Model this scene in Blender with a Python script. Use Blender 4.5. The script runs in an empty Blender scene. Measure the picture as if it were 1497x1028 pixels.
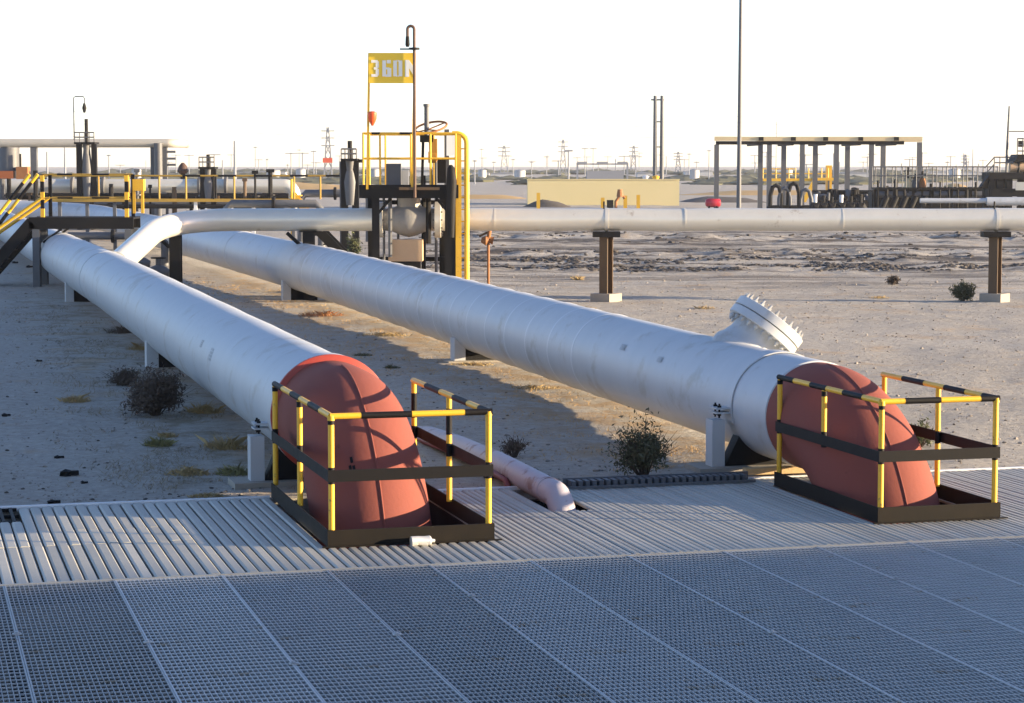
import bpy, math, random
from mathutils import Vector, Matrix, noise
random.seed(7)
scene = bpy.context.scene
COL = scene.collection

# ---------------------------------------------------------------- camera
F, CX, CY, HZ, H = 3300.0, 748.5, 514.0, 240.0, 3.2
TH = math.atan((CY - HZ) / F)
FW = Vector((0, math.cos(TH), -math.sin(TH))); UP = Vector((0, math.sin(TH), math.cos(TH))); RT = Vector((1, 0, 0))
EYE = Vector((0, 0, H))
cd = bpy.data.cameras.new('camera'); cam = bpy.data.objects.new('camera', cd); COL.objects.link(cam)
cam.location = EYE; cam.rotation_euler = (math.pi / 2 - TH, 0, 0)
cd.sensor_width = 36; cd.lens = F / 1497 * 36; cd.clip_start = 0.3; cd.clip_end = 9000
scene.camera = cam
# ---------------------------------------------------------------- light
SUN_EL, SUN_B = 8.0, 6.0          # degrees above the ground; degrees behind due right
w = bpy.data.worlds.new('World'); scene.world = w; w.use_nodes = True
nt = w.node_tree; bg = nt.nodes['Background']
sk = nt.nodes.new('ShaderNodeTexSky'); sk.sky_type = 'NISHITA'; sk.sun_disc = False
sk.sun_elevation = math.radians(SUN_EL); sk.sun_rotation = math.radians(90 + SUN_B)
sk.air_density = 0.7; sk.dust_density = 0.3; sk.ozone_density = 3.0
veil = nt.nodes.new('ShaderNodeMix'); veil.data_type = 'RGBA'; veil.blend_type = 'MULTIPLY'        # cool white balance
veil.inputs['Factor'].default_value = 1.0
veil.inputs['B'].default_value = (1.33, .985, .88, 1)
nt.links.new(sk.outputs[0], veil.inputs['A']); nt.links.new(veil.outputs['Result'], bg.inputs[0])
bg.inputs[1].default_value = 0.09
sd = bpy.data.lights.new('sun', 'SUN'); sd.energy = 3.2; sd.angle = math.radians(0.6); sd.color = (1.0, 0.79, 0.52)
sun = bpy.data.objects.new('sun', sd); COL.objects.link(sun)
_el, _b = math.radians(SUN_EL), math.radians(SUN_B)
SUNV = Vector((math.cos(_el) * math.cos(_b), -math.cos(_el) * math.sin(_b), math.sin(_el)))
sun.rotation_euler = SUNV.to_track_quat('Z', 'Y').to_euler()
vs = scene.view_settings
vs.view_transform = 'Standard'; vs.look = 'None'; vs.gamma = 1; vs.use_curve_mapping = False; vs.exposure = 2.5

# ---------------------------------------------------------------- pixel -> place
def ray(x, y): return RT * ((x - CX) / F) + UP * ((CY - y) / F) + FW
def onz(x, y, z=0.0):
    d = ray(x, y); return EYE + d * ((z - H) / d.z)
def atY(x, y, Y):
    d = ray(x, y); return EYE + d * (Y / d.y)
def pxm(Y): return Y / F * 1.0           # metres per photo pixel at depth Y
A = 0.26664                               # heading of the pipes and the deck
EX = Vector((math.cos(A), math.sin(A), 0)); EY = Vector((-math.sin(A), math.cos(A), 0))
def dk(t, s, z=0.0): return EX * t + EY * s + Vector((0, 0, z))

# ---------------------------------------------------------------- materials
MATS = {}
def mat(name, col, rough=0.6, metal=0.0, col2=None, nscale=3.0, namt=0.5, bump=0.0, bscale=40.0, spec=0.5, streak=None, dirt=None):
    if name in MATS: return MATS[name]
    m = bpy.data.materials.new(name); m.use_nodes = True
    t = m.node_tree; n = t.nodes; L = t.links; b = n['Principled BSDF']
    b.inputs['Roughness'].default_value = rough; b.inputs['Metallic'].default_value = metal
    b.inputs['Specular IOR Level'].default_value = spec
    b.inputs['Base Color'].default_value = (*col, 1)
    tc = n.new('ShaderNodeTexCoord'); src = None
    if col2:
        nz = n.new('ShaderNodeTexNoise'); nz.inputs['Scale'].default_value = nscale; nz.inputs['Detail'].default_value = 7
        nz.inputs['Roughness'].default_value = 0.65
        if streak:
            mp = n.new('ShaderNodeMapping'); mp.inputs['Scale'].default_value = streak
            L.new(tc.outputs['Object'], mp.inputs[0]); L.new(mp.outputs[0], nz.inputs['Vector'])
        else: L.new(tc.outputs['Object'], nz.inputs['Vector'])
        cr = n.new('ShaderNodeValToRGB'); cr.color_ramp.elements[0].position = 0.5 - namt * 0.5 + 0.02; cr.color_ramp.elements[1].position = 0.5 + namt * 0.5
        cr.color_ramp.elements[0].color = (*col, 1); cr.color_ramp.elements[1].color = (*col2, 1)
        L.new(nz.outputs['Fac'], cr.inputs[0]); src = cr.outputs[0]
        if dirt:
            n2 = n.new('ShaderNodeTexNoise'); n2.inputs['Scale'].default_value = dirt[1]; n2.inputs['Detail'].default_value = 9; n2.inputs['Roughness'].default_value = 0.7
            L.new(tc.outputs['Object'], n2.inputs['Vector'])
            c2 = n.new('ShaderNodeValToRGB'); c2.color_ramp.elements[0].position = dirt[2]; c2.color_ramp.elements[1].position = dirt[2] + 0.08
            L.new(n2.outputs['Fac'], c2.inputs[0])
            mx = n.new('ShaderNodeMix'); mx.data_type = 'RGBA'; L.new(c2.outputs[0], mx.inputs['Factor']); L.new(src, mx.inputs['A']); mx.inputs['B'].default_value = (*dirt[0], 1)
            src = mx.outputs['Result']
        L.new(src, b.inputs['Base Color'])
        rr = n.new('ShaderNodeMapRange'); rr.inputs['To Min'].default_value = rough * 0.85; rr.inputs['To Max'].default_value = min(1, rough * 1.2)
        L.new(nz.outputs['Fac'], rr.inputs['Value']); L.new(rr.outputs[0], b.inputs['Roughness'])
    if bump:
        nb = n.new('ShaderNodeTexNoise'); nb.inputs['Scale'].default_value = bscale; nb.inputs['Detail'].default_value = 6
        L.new(tc.outputs['Object'], nb.inputs['Vector'])
        bp = n.new('ShaderNodeBump'); bp.inputs['Strength'].default_value = bump; bp.inputs['Distance'].default_value = 0.02
        L.new(nb.outputs['Fac'], bp.inputs['Height']); L.new(bp.outputs[0], b.inputs['Normal'])
    MATS[name] = m; return m

M_PIPE = mat('pipe_paint', (.385, .405, .42), .50, .10, (.50, .515, .525), 1.0, .75, .10, 5, spec=.4, streak=(.9, 2.6, .7), dirt=((.37, .365, .35), 1.3, .55))
M_PIPEB = mat('pipe_paint_pale', (.50, .52, .535), .45, .10, (.58, .59, .60), 2, .8, .05, 9)
M_SILV = mat('aluminium_paint', (.61, .58, .50), .33, .28, (.70, .67, .58), 1.5, .7, .04, 12, dirt=((.44, .38, .30), 1.6, .62))
M_RED = mat('red_oxide_primer', (.185, .052, .038), .8, 0, (.225, .070, .052), 1.3, .9, .12, 22, spec=.2, streak=(1.6, 1.6, .6), dirt=((.12, .040, .030), 5.5, .635))
M_RING = mat('red_gasket_paint', (.30, .030, .016), .5, 0, (.34, .045, .025), 4.0, .8)
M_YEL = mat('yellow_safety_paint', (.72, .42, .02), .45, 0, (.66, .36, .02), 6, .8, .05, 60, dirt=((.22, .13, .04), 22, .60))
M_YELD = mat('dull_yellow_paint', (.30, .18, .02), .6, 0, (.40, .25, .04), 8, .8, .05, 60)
M_BLK = mat('black_paint', (.004, .004, .005), .6, 0, (.009, .008, .008), 6, .8, .05, 60, spec=.18)
M_TOE = mat('black_toe_board', (.005, .0045, .004), .65, 0, (.016, .012, .008), 5, .7, .05, 60, spec=.15)
M_GALV = mat('galvanised_steel', (.36, .37, .37), .5, .4, (.50, .51, .51), 1.1, .8, .05, 80, dirt=((.30, .25, .185), 2.2, .58))
M_PLANK = mat('deck_plank_steel', (.32, .31, .27), .55, .1, (.42, .40, .345), 5, .8, .06, 60, dirt=((.30, .26, .20), 3, .58))
M_DARK = mat('dark_steel', (.005, .005, .006), .65, 0, (.013, .012, .011), 4, .8, .05, 40, spec=.2)
M_GREY = mat('grey_steel', (.085, .092, .10), .55, .2, (.13, .13, .135), 4, .8, .05, 40, spec=.3)
M_WHITE = mat('white_steel_paint', (.62, .63, .64), .5, .05, (.70, .70, .70), 4, .8, .04, 40, dirt=((.42, .36, .28), 6, .66))
M_RUST = mat('rust_brown', (.22, .085, .03), .75, 0, (.34, .15, .05), 6, .8, .2, 40)
M_POST = mat('brown_post_paint', (.075, .042, .018), .65, 0, (.11, .065, .028), 5, .8, .1, 40)
M_CONC = mat('concrete', (.24, .215, .175), .85, 0, (.33, .295, .245), 4, .8, .3, 30)
M_TAN = mat('tan_rendered_block', (.50, .33, .19), .8, 0, (.56, .38, .23), 5, .8, .2, 30)
M_WALL = mat('cream_render', (.66, .55, .27), .85, 0, (.72, .60, .32), .35, .8, .15, 8)
M_BEAM = mat('sand_painted_beam', (.56, .44, .24), .6, 0, (.62, .50, .30), 2, .8)
M_LETTER = mat('white_letter_paint', (.80, .78, .70), .5)
M_ORANGE = mat('orange_red_plastic', (.75, .09, .02), .4)
M_DRUM = mat('crimson_tank_paint', (.42, .02, .04), .4)
M_SMALL = mat('pale_lilac_paint', (.36, .33, .36), .55, .05, (.47, .43, .45), 3, .8, .08, 20, dirt=((.26, .17, .16), 4, .55))
M_MAROON = mat('maroon_paint', (.16, .022, .02), .55)
M_WOOD = mat('timber', (.42, .28, .13), .8, 0, (.52, .36, .18), 8, .8, .2, 40)
M_DRY = mat('dry_grass', (.30, .21, .09), .9, 0, (.40, .29, .13), 20, .8)
M_SHRUB = mat('grey_green_leaf', (.060, .065, .032), .85, 0, (.105, .10, .05), 14, .8)
M_SHRUBD = mat('dead_brown_twig', (.062, .045, .034), .9, 0, (.125, .092, .066), 14, .8)
M_TWIG = mat('twig_bark', (.07, .05, .035), .9)
M_LEAF = mat('tree_leaf', (.06, .075, .03), .85, 0, (.10, .11, .045), 6, .8)
M_TIN = mat('crumpled_tin', (.75, .73, .68), .3, .5)
M_GLASS = mat('lamp_lens', (.6, .62, .62), .15)
M_STEN = mat('faded_stencil', (.33, .345, .36), .6)
M_FAR = mat('far_grey_steel', (.26, .27, .29), .8, spec=.2)

def vary(m, lo, hi):
    # each piece of steel a little lighter or darker than its neighbour
    t = m.node_tree; b = t.nodes['Principled BSDF']; src = b.inputs['Base Color'].links[0].from_socket
    oi = t.nodes.new('ShaderNodeObjectInfo'); mr = t.nodes.new('ShaderNodeMapRange'); mr.inputs['To Min'].default_value = lo; mr.inputs['To Max'].default_value = hi
    t.links.new(oi.outputs['Random'], mr.inputs['Value']); mx = t.nodes.new('ShaderNodeVectorMath'); mx.operation = 'SCALE'
    t.links.new(src, mx.inputs[0]); t.links.new(mr.outputs[0], mx.inputs['Scale']); t.links.new(mx.outputs[0], b.inputs['Base Color'])
vary(M_GALV, .8, 1.12); vary(M_PLANK, .84, 1.1)

# sand: base colour, pebble grain, scuffed paler patches
def sand_material():
    m = bpy.data.materials.new('desert_sand'); m.use_nodes = True
    t = m.node_tree; n = t.nodes; L = t.links; b = n['Principled BSDF']; b.inputs['Roughness'].default_value = .95; b.inputs['Specular IOR Level'].default_value = .15
    tc = n.new('ShaderNodeTexCoord')
    def nz(sc, det=8, ro=.65):
        x = n.new('ShaderNodeTexNoise'); x.inputs['Scale'].default_value = sc; x.inputs['Detail'].default_value = det; x.inputs['Roughness'].default_value = ro
        L.new(tc.outputs['Object'], x.inputs['Vector']); return x
    def ramp(a, p0, c0, p1, c1):
        r = n.new('ShaderNodeValToRGB'); e = r.color_ramp.elements; e[0].position = p0; e[0].color = (*c0, 1); e[1].position = p1; e[1].color = (*c1, 1)
        L.new(a.outputs['Fac'], r.inputs[0]); return r
    def mix(f, a, bb):
        x = n.new('ShaderNodeMix'); x.data_type = 'RGBA'; L.new(f, x.inputs['Factor']); L.new(a, x.inputs['A']); L.new(bb, x.inputs['B']); return x.outputs['Result']
    base = ramp(nz(.22), .35, (.325, .295, .25), .68, (.44, .41, .36))
    fine = ramp(nz(9, 9, .75), .35, (.24, .215, .18), .7, (.53, .49, .43))
    f1 = n.new('ShaderNodeValue'); f1.outputs[0].default_value = .55
    c = mix(f1.outputs[0], base.outputs[0], fine.outputs[0])
    tanp = ramp(nz(.55, 6), .56, (0, 0, 0), .66, (1, 1, 1)); tanc = ramp(nz(6), .3, (.36, .25, .14), .7, (.47, .34, .21))
    k = n.new('ShaderNodeMath'); k.operation = 'MULTIPLY'; k.inputs[1].default_value = .55; L.new(tanp.outputs[0], k.inputs[0])
    c = mix(k.outputs[0], c, tanc.outputs[0])
    dk_ = ramp(nz(3.1, 10, .8), .64, (0, 0, 0), .72, (1, 1, 1)); dkc = ramp(nz(30), .3, (.12, .10, .085), .7, (.22, .19, .16))
    k2 = n.new('ShaderNodeMath'); k2.operation = 'MULTIPLY'; k2.inputs[1].default_value = .6; L.new(dk_.outputs[0], k2.inputs[0])
    c = mix(k2.outputs[0], c, dkc.outputs[0])
    mp = n.new('ShaderNodeMapping'); mp.inputs['Scale'].default_value = (.10, .55, 1); L.new(tc.outputs['Object'], mp.inputs[0])
    st = n.new('ShaderNodeTexNoise'); st.inputs['Scale'].default_value = 1.0; st.inputs['Detail'].default_value = 8; st.inputs['Roughness'].default_value = .7; L.new(mp.outputs[0], st.inputs['Vector'])
    sr = ramp(st, .45, (0, 0, 0), .55, (1, 1, 1))
    sp = n.new('ShaderNodeSeparateXYZ'); L.new(tc.outputs['Object'], sp.inputs[0])
    def band(sock, a0, a1, b0, b1):
        u = n.new('ShaderNodeMapRange'); u.inputs['From Min'].default_value = a0; u.inputs['From Max'].default_value = a1; L.new(sock, u.inputs['Value'])
        v = n.new('ShaderNodeMapRange'); v.inputs['From Min'].default_value = b1; v.inputs['From Max'].default_value = b0; L.new(sock, v.inputs['Value'])
        w_ = n.new('ShaderNodeMath'); w_.operation = 'MULTIPLY'; L.new(u.outputs[0], w_.inputs[0]); L.new(v.outputs[0], w_.inputs[1]); return w_.outputs[0]
    m1 = n.new('ShaderNodeMath'); m1.operation = 'MULTIPLY'; L.new(sr.outputs[0], m1.inputs[0]); L.new(band(sp.outputs['Y'], 50, 68, 100, 150), m1.inputs[1])
    m2 = n.new('ShaderNodeMath'); m2.operation = 'MULTIPLY'; L.new(m1.outputs[0], m2.inputs[0]); L.new(band(sp.outputs['X'], -8, -2, 60, 90), m2.inputs[1])
    m3 = n.new('ShaderNodeMath'); m3.operation = 'MULTIPLY'; m3.inputs[1].default_value = .92; L.new(m2.outputs[0], m3.inputs[0])
    dsoil = ramp(nz(4, 8, .8), .35, (.035, .03, .028), .7, (.12, .102, .088)); c = mix(m3.outputs[0], c, dsoil.outputs[0])
    def litter(c, t0, t1, t2, t3, s0, s1, cols, thr, amt):
        ax = n.new('ShaderNodeVectorMath'); ax.operation = 'DOT_PRODUCT'; ax.inputs[1].default_value = EX; L.new(tc.outputs['Object'], ax.inputs[0])
        ay = n.new('ShaderNodeVectorMath'); ay.operation = 'DOT_PRODUCT'; ay.inputs[1].default_value = EY; L.new(tc.outputs['Object'], ay.inputs[0])
        r_ = ramp(nz(1.6, 9, .75), thr, (0, 0, 0), thr + .10, (1, 1, 1)); k_ = r_.outputs[0]
        for sock in (band(ax.outputs['Value'], t0, t1, t2, t3), band(ay.outputs['Value'], s0, s0 + 1.5, s1 - 8, s1)):
            m_ = n.new('ShaderNodeMath'); m_.operation = 'MULTIPLY'; L.new(k_, m_.inputs[0]); L.new(sock, m_.inputs[1]); k_ = m_.outputs[0]
        m_ = n.new('ShaderNodeMath'); m_.operation = 'MULTIPLY'; m_.inputs[1].default_value = amt; L.new(k_, m_.inputs[0])
        cl_ = ramp(nz(22, 6, .7), .35, cols[0], .7, cols[1]); return mix(m_.outputs[0], c, cl_.outputs[0])
    c = litter(c, 6.9, 8.0, 9.6, 10.4, 22, 70, ((.29, .19, .095), (.43, .31, .18)), .46, .65)  # sunlight under the right pipe painted as a golden tint, with dry litter
    c = litter(c, 1.9, 2.8, 4.6, 5.6, 21.6, 60, ((.15, .115, .06), (.27, .21, .12)), .50, .6)
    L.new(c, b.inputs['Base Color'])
    h1 = nz(14, 10, .75); h2 = nz(2.2, 8)
    ad = n.new('ShaderNodeMath'); ad.operation = 'MULTIPLY_ADD'; ad.inputs[1].default_value = 2.0; L.new(h2.outputs['Fac'], ad.inputs[0]); L.new(h1.outputs['Fac'], ad.inputs[2])
    bp = n.new('ShaderNodeBump'); bp.inputs['Strength'].default_value = .8; bp.inputs['Distance'].default_value = .06
    L.new(ad.outputs[0], bp.inputs['Height']); L.new(bp.outputs[0], b.inputs['Normal'])
    return m
M_SAND = sand_material()
M_CLOD = mat('clod_earth', (.045, .038, .033), .95, 0, (.10, .085, .07), 5, .8, .3, 30)
M_STONE = mat('pebble_stone', (.20, .175, .145), .9, 0, (.36, .32, .27), 3, .9, .2, 30)

# ---------------------------------------------------------------- mesh builder
class MB:
    def __init__(s): s.v = []; s.f = []
    def add(s, vs_, fs):
        o = len(s.v); s.v += [tuple(p) for p in vs_]; s.f += [tuple(i + o for i in f) for f in fs]; return s
    def box(s, c, size, rotz=0.0, rot=None):
        hx, hy, hz = size[0] / 2, size[1] / 2, size[2] / 2
        R = rot if rot is not None else Matrix.Rotation(rotz, 3, 'Z'); c = Vector(c)
        p = [c + R @ Vector((x * hx, y * hy, z * hz)) for x, y, z in ((-1, -1, -1), (1, -1, -1), (1, 1, -1), (-1, 1, -1), (-1, -1, 1), (1, -1, 1), (1, 1, 1), (-1, 1, 1))]
        return s.add(p, [(0, 3, 2, 1), (4, 5, 6, 7), (0, 1, 5, 4), (1, 2, 6, 5), (2, 3, 7, 6), (3, 0, 4, 7)])
    def box2(s, a, b): return s.box([(a[i] + b[i]) / 2 for i in range(3)], [abs(b[i] - a[i]) for i in range(3)])
    def bar(s, a, b, w_, h_, upv=(0, 0, 1)):
        a, b = Vector(a), Vector(b); d = (b - a); l = d.length; d.normalize(); u = Vector(upv)
        if abs(d.dot(u)) > .98: u = Vector((0, 1, 0))
        x = d.cross(u).normalized(); z = x.cross(d)
        return s.box((a + b) / 2, (w_, l, h_), rot=Matrix((x, d, z)).transposed())
    def tube(s, pts, r, n=12, cap=True, closed=False):
        pts = [Vector(p) for p in pts]; m = len(pts); rs = r if isinstance(r, (list, tuple)) else [r] * m
        V = []; ref = None
        for i, p in enumerate(pts):
            if closed: d = pts[(i + 1) % m] - pts[i - 1]
            else: d = pts[min(i + 1, m - 1)] - pts[max(i - 1, 0)]
            d.normalize()
            if ref is None:
                u = Vector((0, 0, 1)) if abs(d.z) < .9 else Vector((0, 1, 0)); ref = (u - d * u.dot(d)).normalized()
            else: ref = (ref - d * ref.dot(d)).normalized()
            q = d.cross(ref)
            for k in range(n):
                a = 2 * math.pi * k / n; V.append(p + (ref * math.cos(a) + q * math.sin(a)) * rs[i])
        Fs = []
        for i in range(m if closed else m - 1):
            j = (i + 1) % m
            for k in range(n):
                k2 = (k + 1) % n; Fs.append((i * n + k, i * n + k2, j * n + k2, j * n + k))
        if cap and not closed:
            Fs.append(tuple(range(n - 1, -1, -1))); Fs.append(tuple((m - 1) * n + k for k in range(n)))
        return s.add(V, Fs)
    def cyl(s, a, b, r, n=12): return s.tube([a, b], r, n)
    def prism(s, poly, c0, ex, ey, ez, depth):
        """extrude a 2D polygon (in ex,ey) by depth along ez"""
        c0 = Vector(c0); m = len(poly)
        p0 = [c0 + ex * a + ey * b for a, b in poly]; p1 = [p + ez * depth for p in p0]
        return s.add(p0 + p1, [tuple(range(m - 1, -1, -1)), tuple(range(m, 2 * m))] + [(i, (i + 1) % m, m + (i + 1) % m, m + i) for i in range(m)])
    def rock(s, c, r, sq=.6):
        c = Vector(c); V = []
        for z, rr, n in ((-.6, .8, 5), (.35, .85, 5)):
            o = random.random() * 6
            for k in range(5):
                a = o + k * 2 * math.pi / 5 + random.uniform(-.3, .3); q = r * rr * random.uniform(.7, 1.15); V.append(c + Vector((q * math.cos(a), q * math.sin(a), z * r * sq)))
        V.append(c + Vector((random.uniform(-.2, .2) * r, random.uniform(-.2, .2) * r, r * sq * random.uniform(.8, 1.1))))
        return s.add(V, [(k, (k + 1) % 5, 5 + (k + 1) % 5, 5 + k) for k in range(5)] + [(5 + k, 5 + (k + 1) % 5, 10) for k in range(5)])
    def mesh(s, name, m, smooth=True, ang=35):
        me = bpy.data.meshes.new(name); me.from_pydata(s.v, [], s.f); me.materials.append(m)
        if smooth:
            me.polygons.foreach_set('use_smooth', [True] * len(me.polygons)); me.set_sharp_from_angle(angle=math.radians(ang))
        me.update(); return me

def link(name, me, parent=None, loc=(0, 0, 0), rotz=0.0):
    o = bpy.data.objects.new(name, me); COL.objects.link(o); o.location = loc; o.rotation_euler = (0, 0, rotz)
    if parent: o.parent = parent
    return o
def tag(o, label, cat, group=None):
    o['label'] = label; o['category'] = cat
    if group: o['group'] = group
    return o
def thing(name, label, cat, loc=(0, 0, 0), rotz=0.0, group=None):
    o = bpy.data.objects.new(name, None); COL.objects.link(o); o.empty_display_size = .2
    o.location = loc; o.rotation_euler = (0, 0, rotz); return tag(o, label, cat, group)
def part(name, mb, m, parent, label=None, smooth=True, kind=None):
    o = link(name, mb.mesh(name, m, smooth), parent)
    if label: o['label'] = label
    if kind: o['kind'] = kind
    return o
def struct(name, mb, m, smooth=True, loc=(0, 0, 0), rotz=0.0):
    o = link(name, mb.mesh(name, m, smooth), None, loc, rotz); o['kind'] = 'structure'; return o
def copy_tree(root, loc, rotz=0.0, label=None):
    r = root.copy(); COL.objects.link(r); r.location = loc; r.rotation_euler = (0, 0, rotz)
    if label: r['label'] = label
    def rec(src, dst):
        for ch in list(src.children):
            c = ch.copy(); COL.objects.link(c); c.parent = dst; rec(ch, c)
    rec(root, r); return r
def V(*a): return Vector(a)
def arc(c, u, v, r, a0, a1, n): return [c + u * (r * math.cos(a0 + (a1 - a0) * i / n)) + v * (r * math.sin(a0 + (a1 - a0) * i / n)) for i in range(n + 1)]

# ================================================================ THE SETTING
# ground: one sheet in the deck's frame, dropped to a pit under the deck
DECK_B, DECK_F = 21.40, 17.46
def berm(x, y):
    """two low ploughed-up ridges on the far side of the pipes"""
    h = 0.0
    if x > -6:
        k = min(1, (x + 6) / 5)
        for y0, wd, hh in ((67, 2.2, .16), (77, 3.5, .22), (93, 5, .25)):
            d = (y - y0 - 1.5 * noise.noise(V(x * .06, y0, 0))) / wd
            if abs(d) < 1.6: h += k * hh * max(0, 1 - d * d / 2.5) * (.35 + 1.1 * abs(noise.noise(V(x * .35, y * .5, y0))) + .8 * max(0, noise.noise(V(x * 1.3, y * 1.3, y0))))
    return h
def rut(x, y):
    h = 0.0
    if x > -3 and 40 < y < 62:
        for y0, sl in ((57.4, .03), (59.2, .03), (44.0, .10), (45.8, .10)):
            d = abs(y - y0 - sl * x - .5 * noise.noise(V(x * .12, y0 // 10, 1)))
            if d < .5: h += -.035 * (1 - (d / .22) ** 2) if d < .22 else .018 * (1 - ((d - .32) / .18) ** 2) if .14 < d else 0
    return h
def gz(p):
    x, y = p.x, p.y
    z = .05 * noise.noise(V(x * .13, y * .13, 0)) + .028 * noise.noise(V(x * .7, y * .7, 3)) + .016 * noise.noise(V(x * 2.6, y * 2.6, 5)) + .008 * noise.noise(V(x * 7, y * 7, 9))
    d = math.hypot(x, y); z += min(1, d / 200) * .25 * noise.noise(V(x * .02, y * .02, 7))
    z += rut(x, y); k_ = min(1, max(0, (x * EY.x + y * EY.y - 23.5) / 9)); return z - .03 + berm(x, y) + .125 * k_ * k_ * (3 - 2 * k_)
ss = [-60, -20, 0, 5.0, 21.38, 21.40]; s_ = 21.41
while s_ < 2600:
    ss.append(s_); s_ += max(.07, .0060 * s_) if s_ < 140 else .05 * s_
NT = 330
gb = MB(); rows = []
for s_ in ss:
    half = 24 + max(s_, 0) * .62
    cen = 4 + max(s_, 0) * .27
    row = []
    for j in range(NT + 1):
        u = 2 * j / NT - 1; t_ = cen + half * (.72 * u + .28 * u ** 3) * 1.15
        p = dk(t_, s_)
        z = gz(p) if 15 < s_ else -.05
        if -5 < s_ <= 21.39: z = -1.15
        row.append((p.x, p.y, z))
    rows.append(row)
W_ = NT + 1
gv = [p for r in rows for p in r]; gf = [(i * W_ + j, i * W_ + j + 1, (i + 1) * W_ + j + 1, (i + 1) * W_ + j) for i in range(len(rows) - 1) for j in range(NT)]
gb.add(gv, gf)
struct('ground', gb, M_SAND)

# ---- deck: grating panels in front, ribbed planks behind
deck = MB()
for z0, s0, s1 in ((-.16, 17.40, 17.52), (-.16, 11.36, 11.48), (-.16, 5.3, 5.42)):
    deck.box2((-4, s0, z0), (15, s1, -.045))
for t0 in (-1.76, .74, 3.24, 5.74, 8.24, 10.74): deck.box2((t0 - .05, 5.43, -.28), (t0 + .05, 17.39, -.165))
for s0 in (18.4, 20.9): deck.box2((-4, s0, -.2), (3.3, s0 + .1, -.06)); deck.box2((5.0, s0, -.2), (8.3, s0 + .1, -.06)); deck.box2((9.75, s0, -.2), (15, s0 + .1, -.06))
DK = struct('deck_frame', deck, M_DARK, False, rotz=A)
PW, PL = .8335, 5.96
gp = MB(); nb = 25
for i in range(nb):
    t_ = .007 + i * (PW - .014) / (nb - 1)
    wd = .011 if i in (0, nb - 1) else .005
    gp.box2((t_ - wd / 2, 0, -.032), (t_ + wd / 2, PL, .003 if wd > .01 else 0))
for j in range(60):
    s_ = .03 + j * .1; gp.box2((.012, s_ - .0045, -.009), (PW - .012, s_ + .0045, .0015))
for s_ in (-.006, PL): gp.box2((.008, s_, -.034), (PW - .008, s_ + .006, .002))
gme = gp.mesh('grating_panel', M_GALV, False)
clip = MB().box2((-.03, -.02, .002), (.03, .02, .010)); clip.cyl((0, 0, .010), (0, 0, .022), .012, 8); clip.tube(arc(V(0, 0, .012), V(1, 0, 0), V(0, 1, 0), .02, 0, 6.28, 8)[:-1], .004, 5, closed=True)
cme = clip.mesh('grating_clip', M_GALV, False)
for r_, s0 in ((0, 11.46), (1, 5.46)):
    for k in range(-3 if r_ == 0 else 0, 13 if r_ == 0 else 9):
        t0 = .743 + (k - 1) * PW
        o = link('grating_panel', gme, DK, (t0 + .002, s0, -.004 + random.uniform(-.002, .002)))
        if r_ == 0 and k in (0, 1, 2, 3, 4, 5, 7, 9):
            link('grating_clip', cme, o, (.0, {0: 4.2, 1: 4.1, 2: 3.6, 3: 2.7, 4: 3.4, 5: 4.6, 7: 2.8, 9: 4.4}[k], 0))

def plank_mesh(wd, ln, gap):
    b = MB(); h = .030; w2 = wd / 2 - gap / 2; c = min(.016, wd * .17)
    b.prism([(-w2, -h), (w2, -h), (w2, -c * .8), (w2 - c, 0), (-w2 + c, 0), (-w2, -c * .8)], (0, 0, 0), V(1, 0, 0), V(0, 0, 1), V(0, 1, 0), ln)
    return b.mesh('deck_plank', M_PLANK, False)
PM = {}
def planks(t0, t1, wd, segs):
    n = max(1, round((t1 - t0) / wd)); w2 = (t1 - t0) / n
    for i in range(n):
        for s0, s1 in segs:
            key = (round(w2, 4), round(s1 - s0, 3))
            if key not in PM: PM[key] = plank_mesh(w2, s1 - s0 - .008, .013 if w2 > .07 else .009)
            o = link('deck_plank', PM[key], DK, (t0 + (i + .5) * w2, s0 + .004, random.uniform(-.0035, .0035)))
            o.rotation_euler = (0, random.uniform(-.02, .02), 0)
LB = (3.45, 4.87, 18.45, 21.38); RB = (8.42, 9.60, 18.40, 20.86)
planks(-1.6, 1.05, .106, [(17.48, 19.15), (19.15, 19.92), (19.92, 20.52)])
planks(1.05, 2.42, .106, [(17.48, 19.15), (19.15, 19.92), (19.92, DECK_B)])
planks(2.42, LB[0] - .02, .100, [(17.48, DECK_B)])
planks(LB[0] - .02, LB[1] + .02, .085, [(17.48, LB[2] - .03)])
planks(LB[1] + .02, 5.82, .062, [(17.48, DECK_B)])
planks(5.82, 6.20, .062, [(17.48, 19.86)])
planks(6.20, RB[0] - .02, .062, [(17.48, DECK_B)])
planks(RB[0] - .02, RB[1] + .02, .062, [(17.48, RB[2] - .03), (RB[3] + .03, DECK_B)])
planks(RB[1] + .02, 12.2, .07, [(17.48, DECK_B)])
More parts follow.
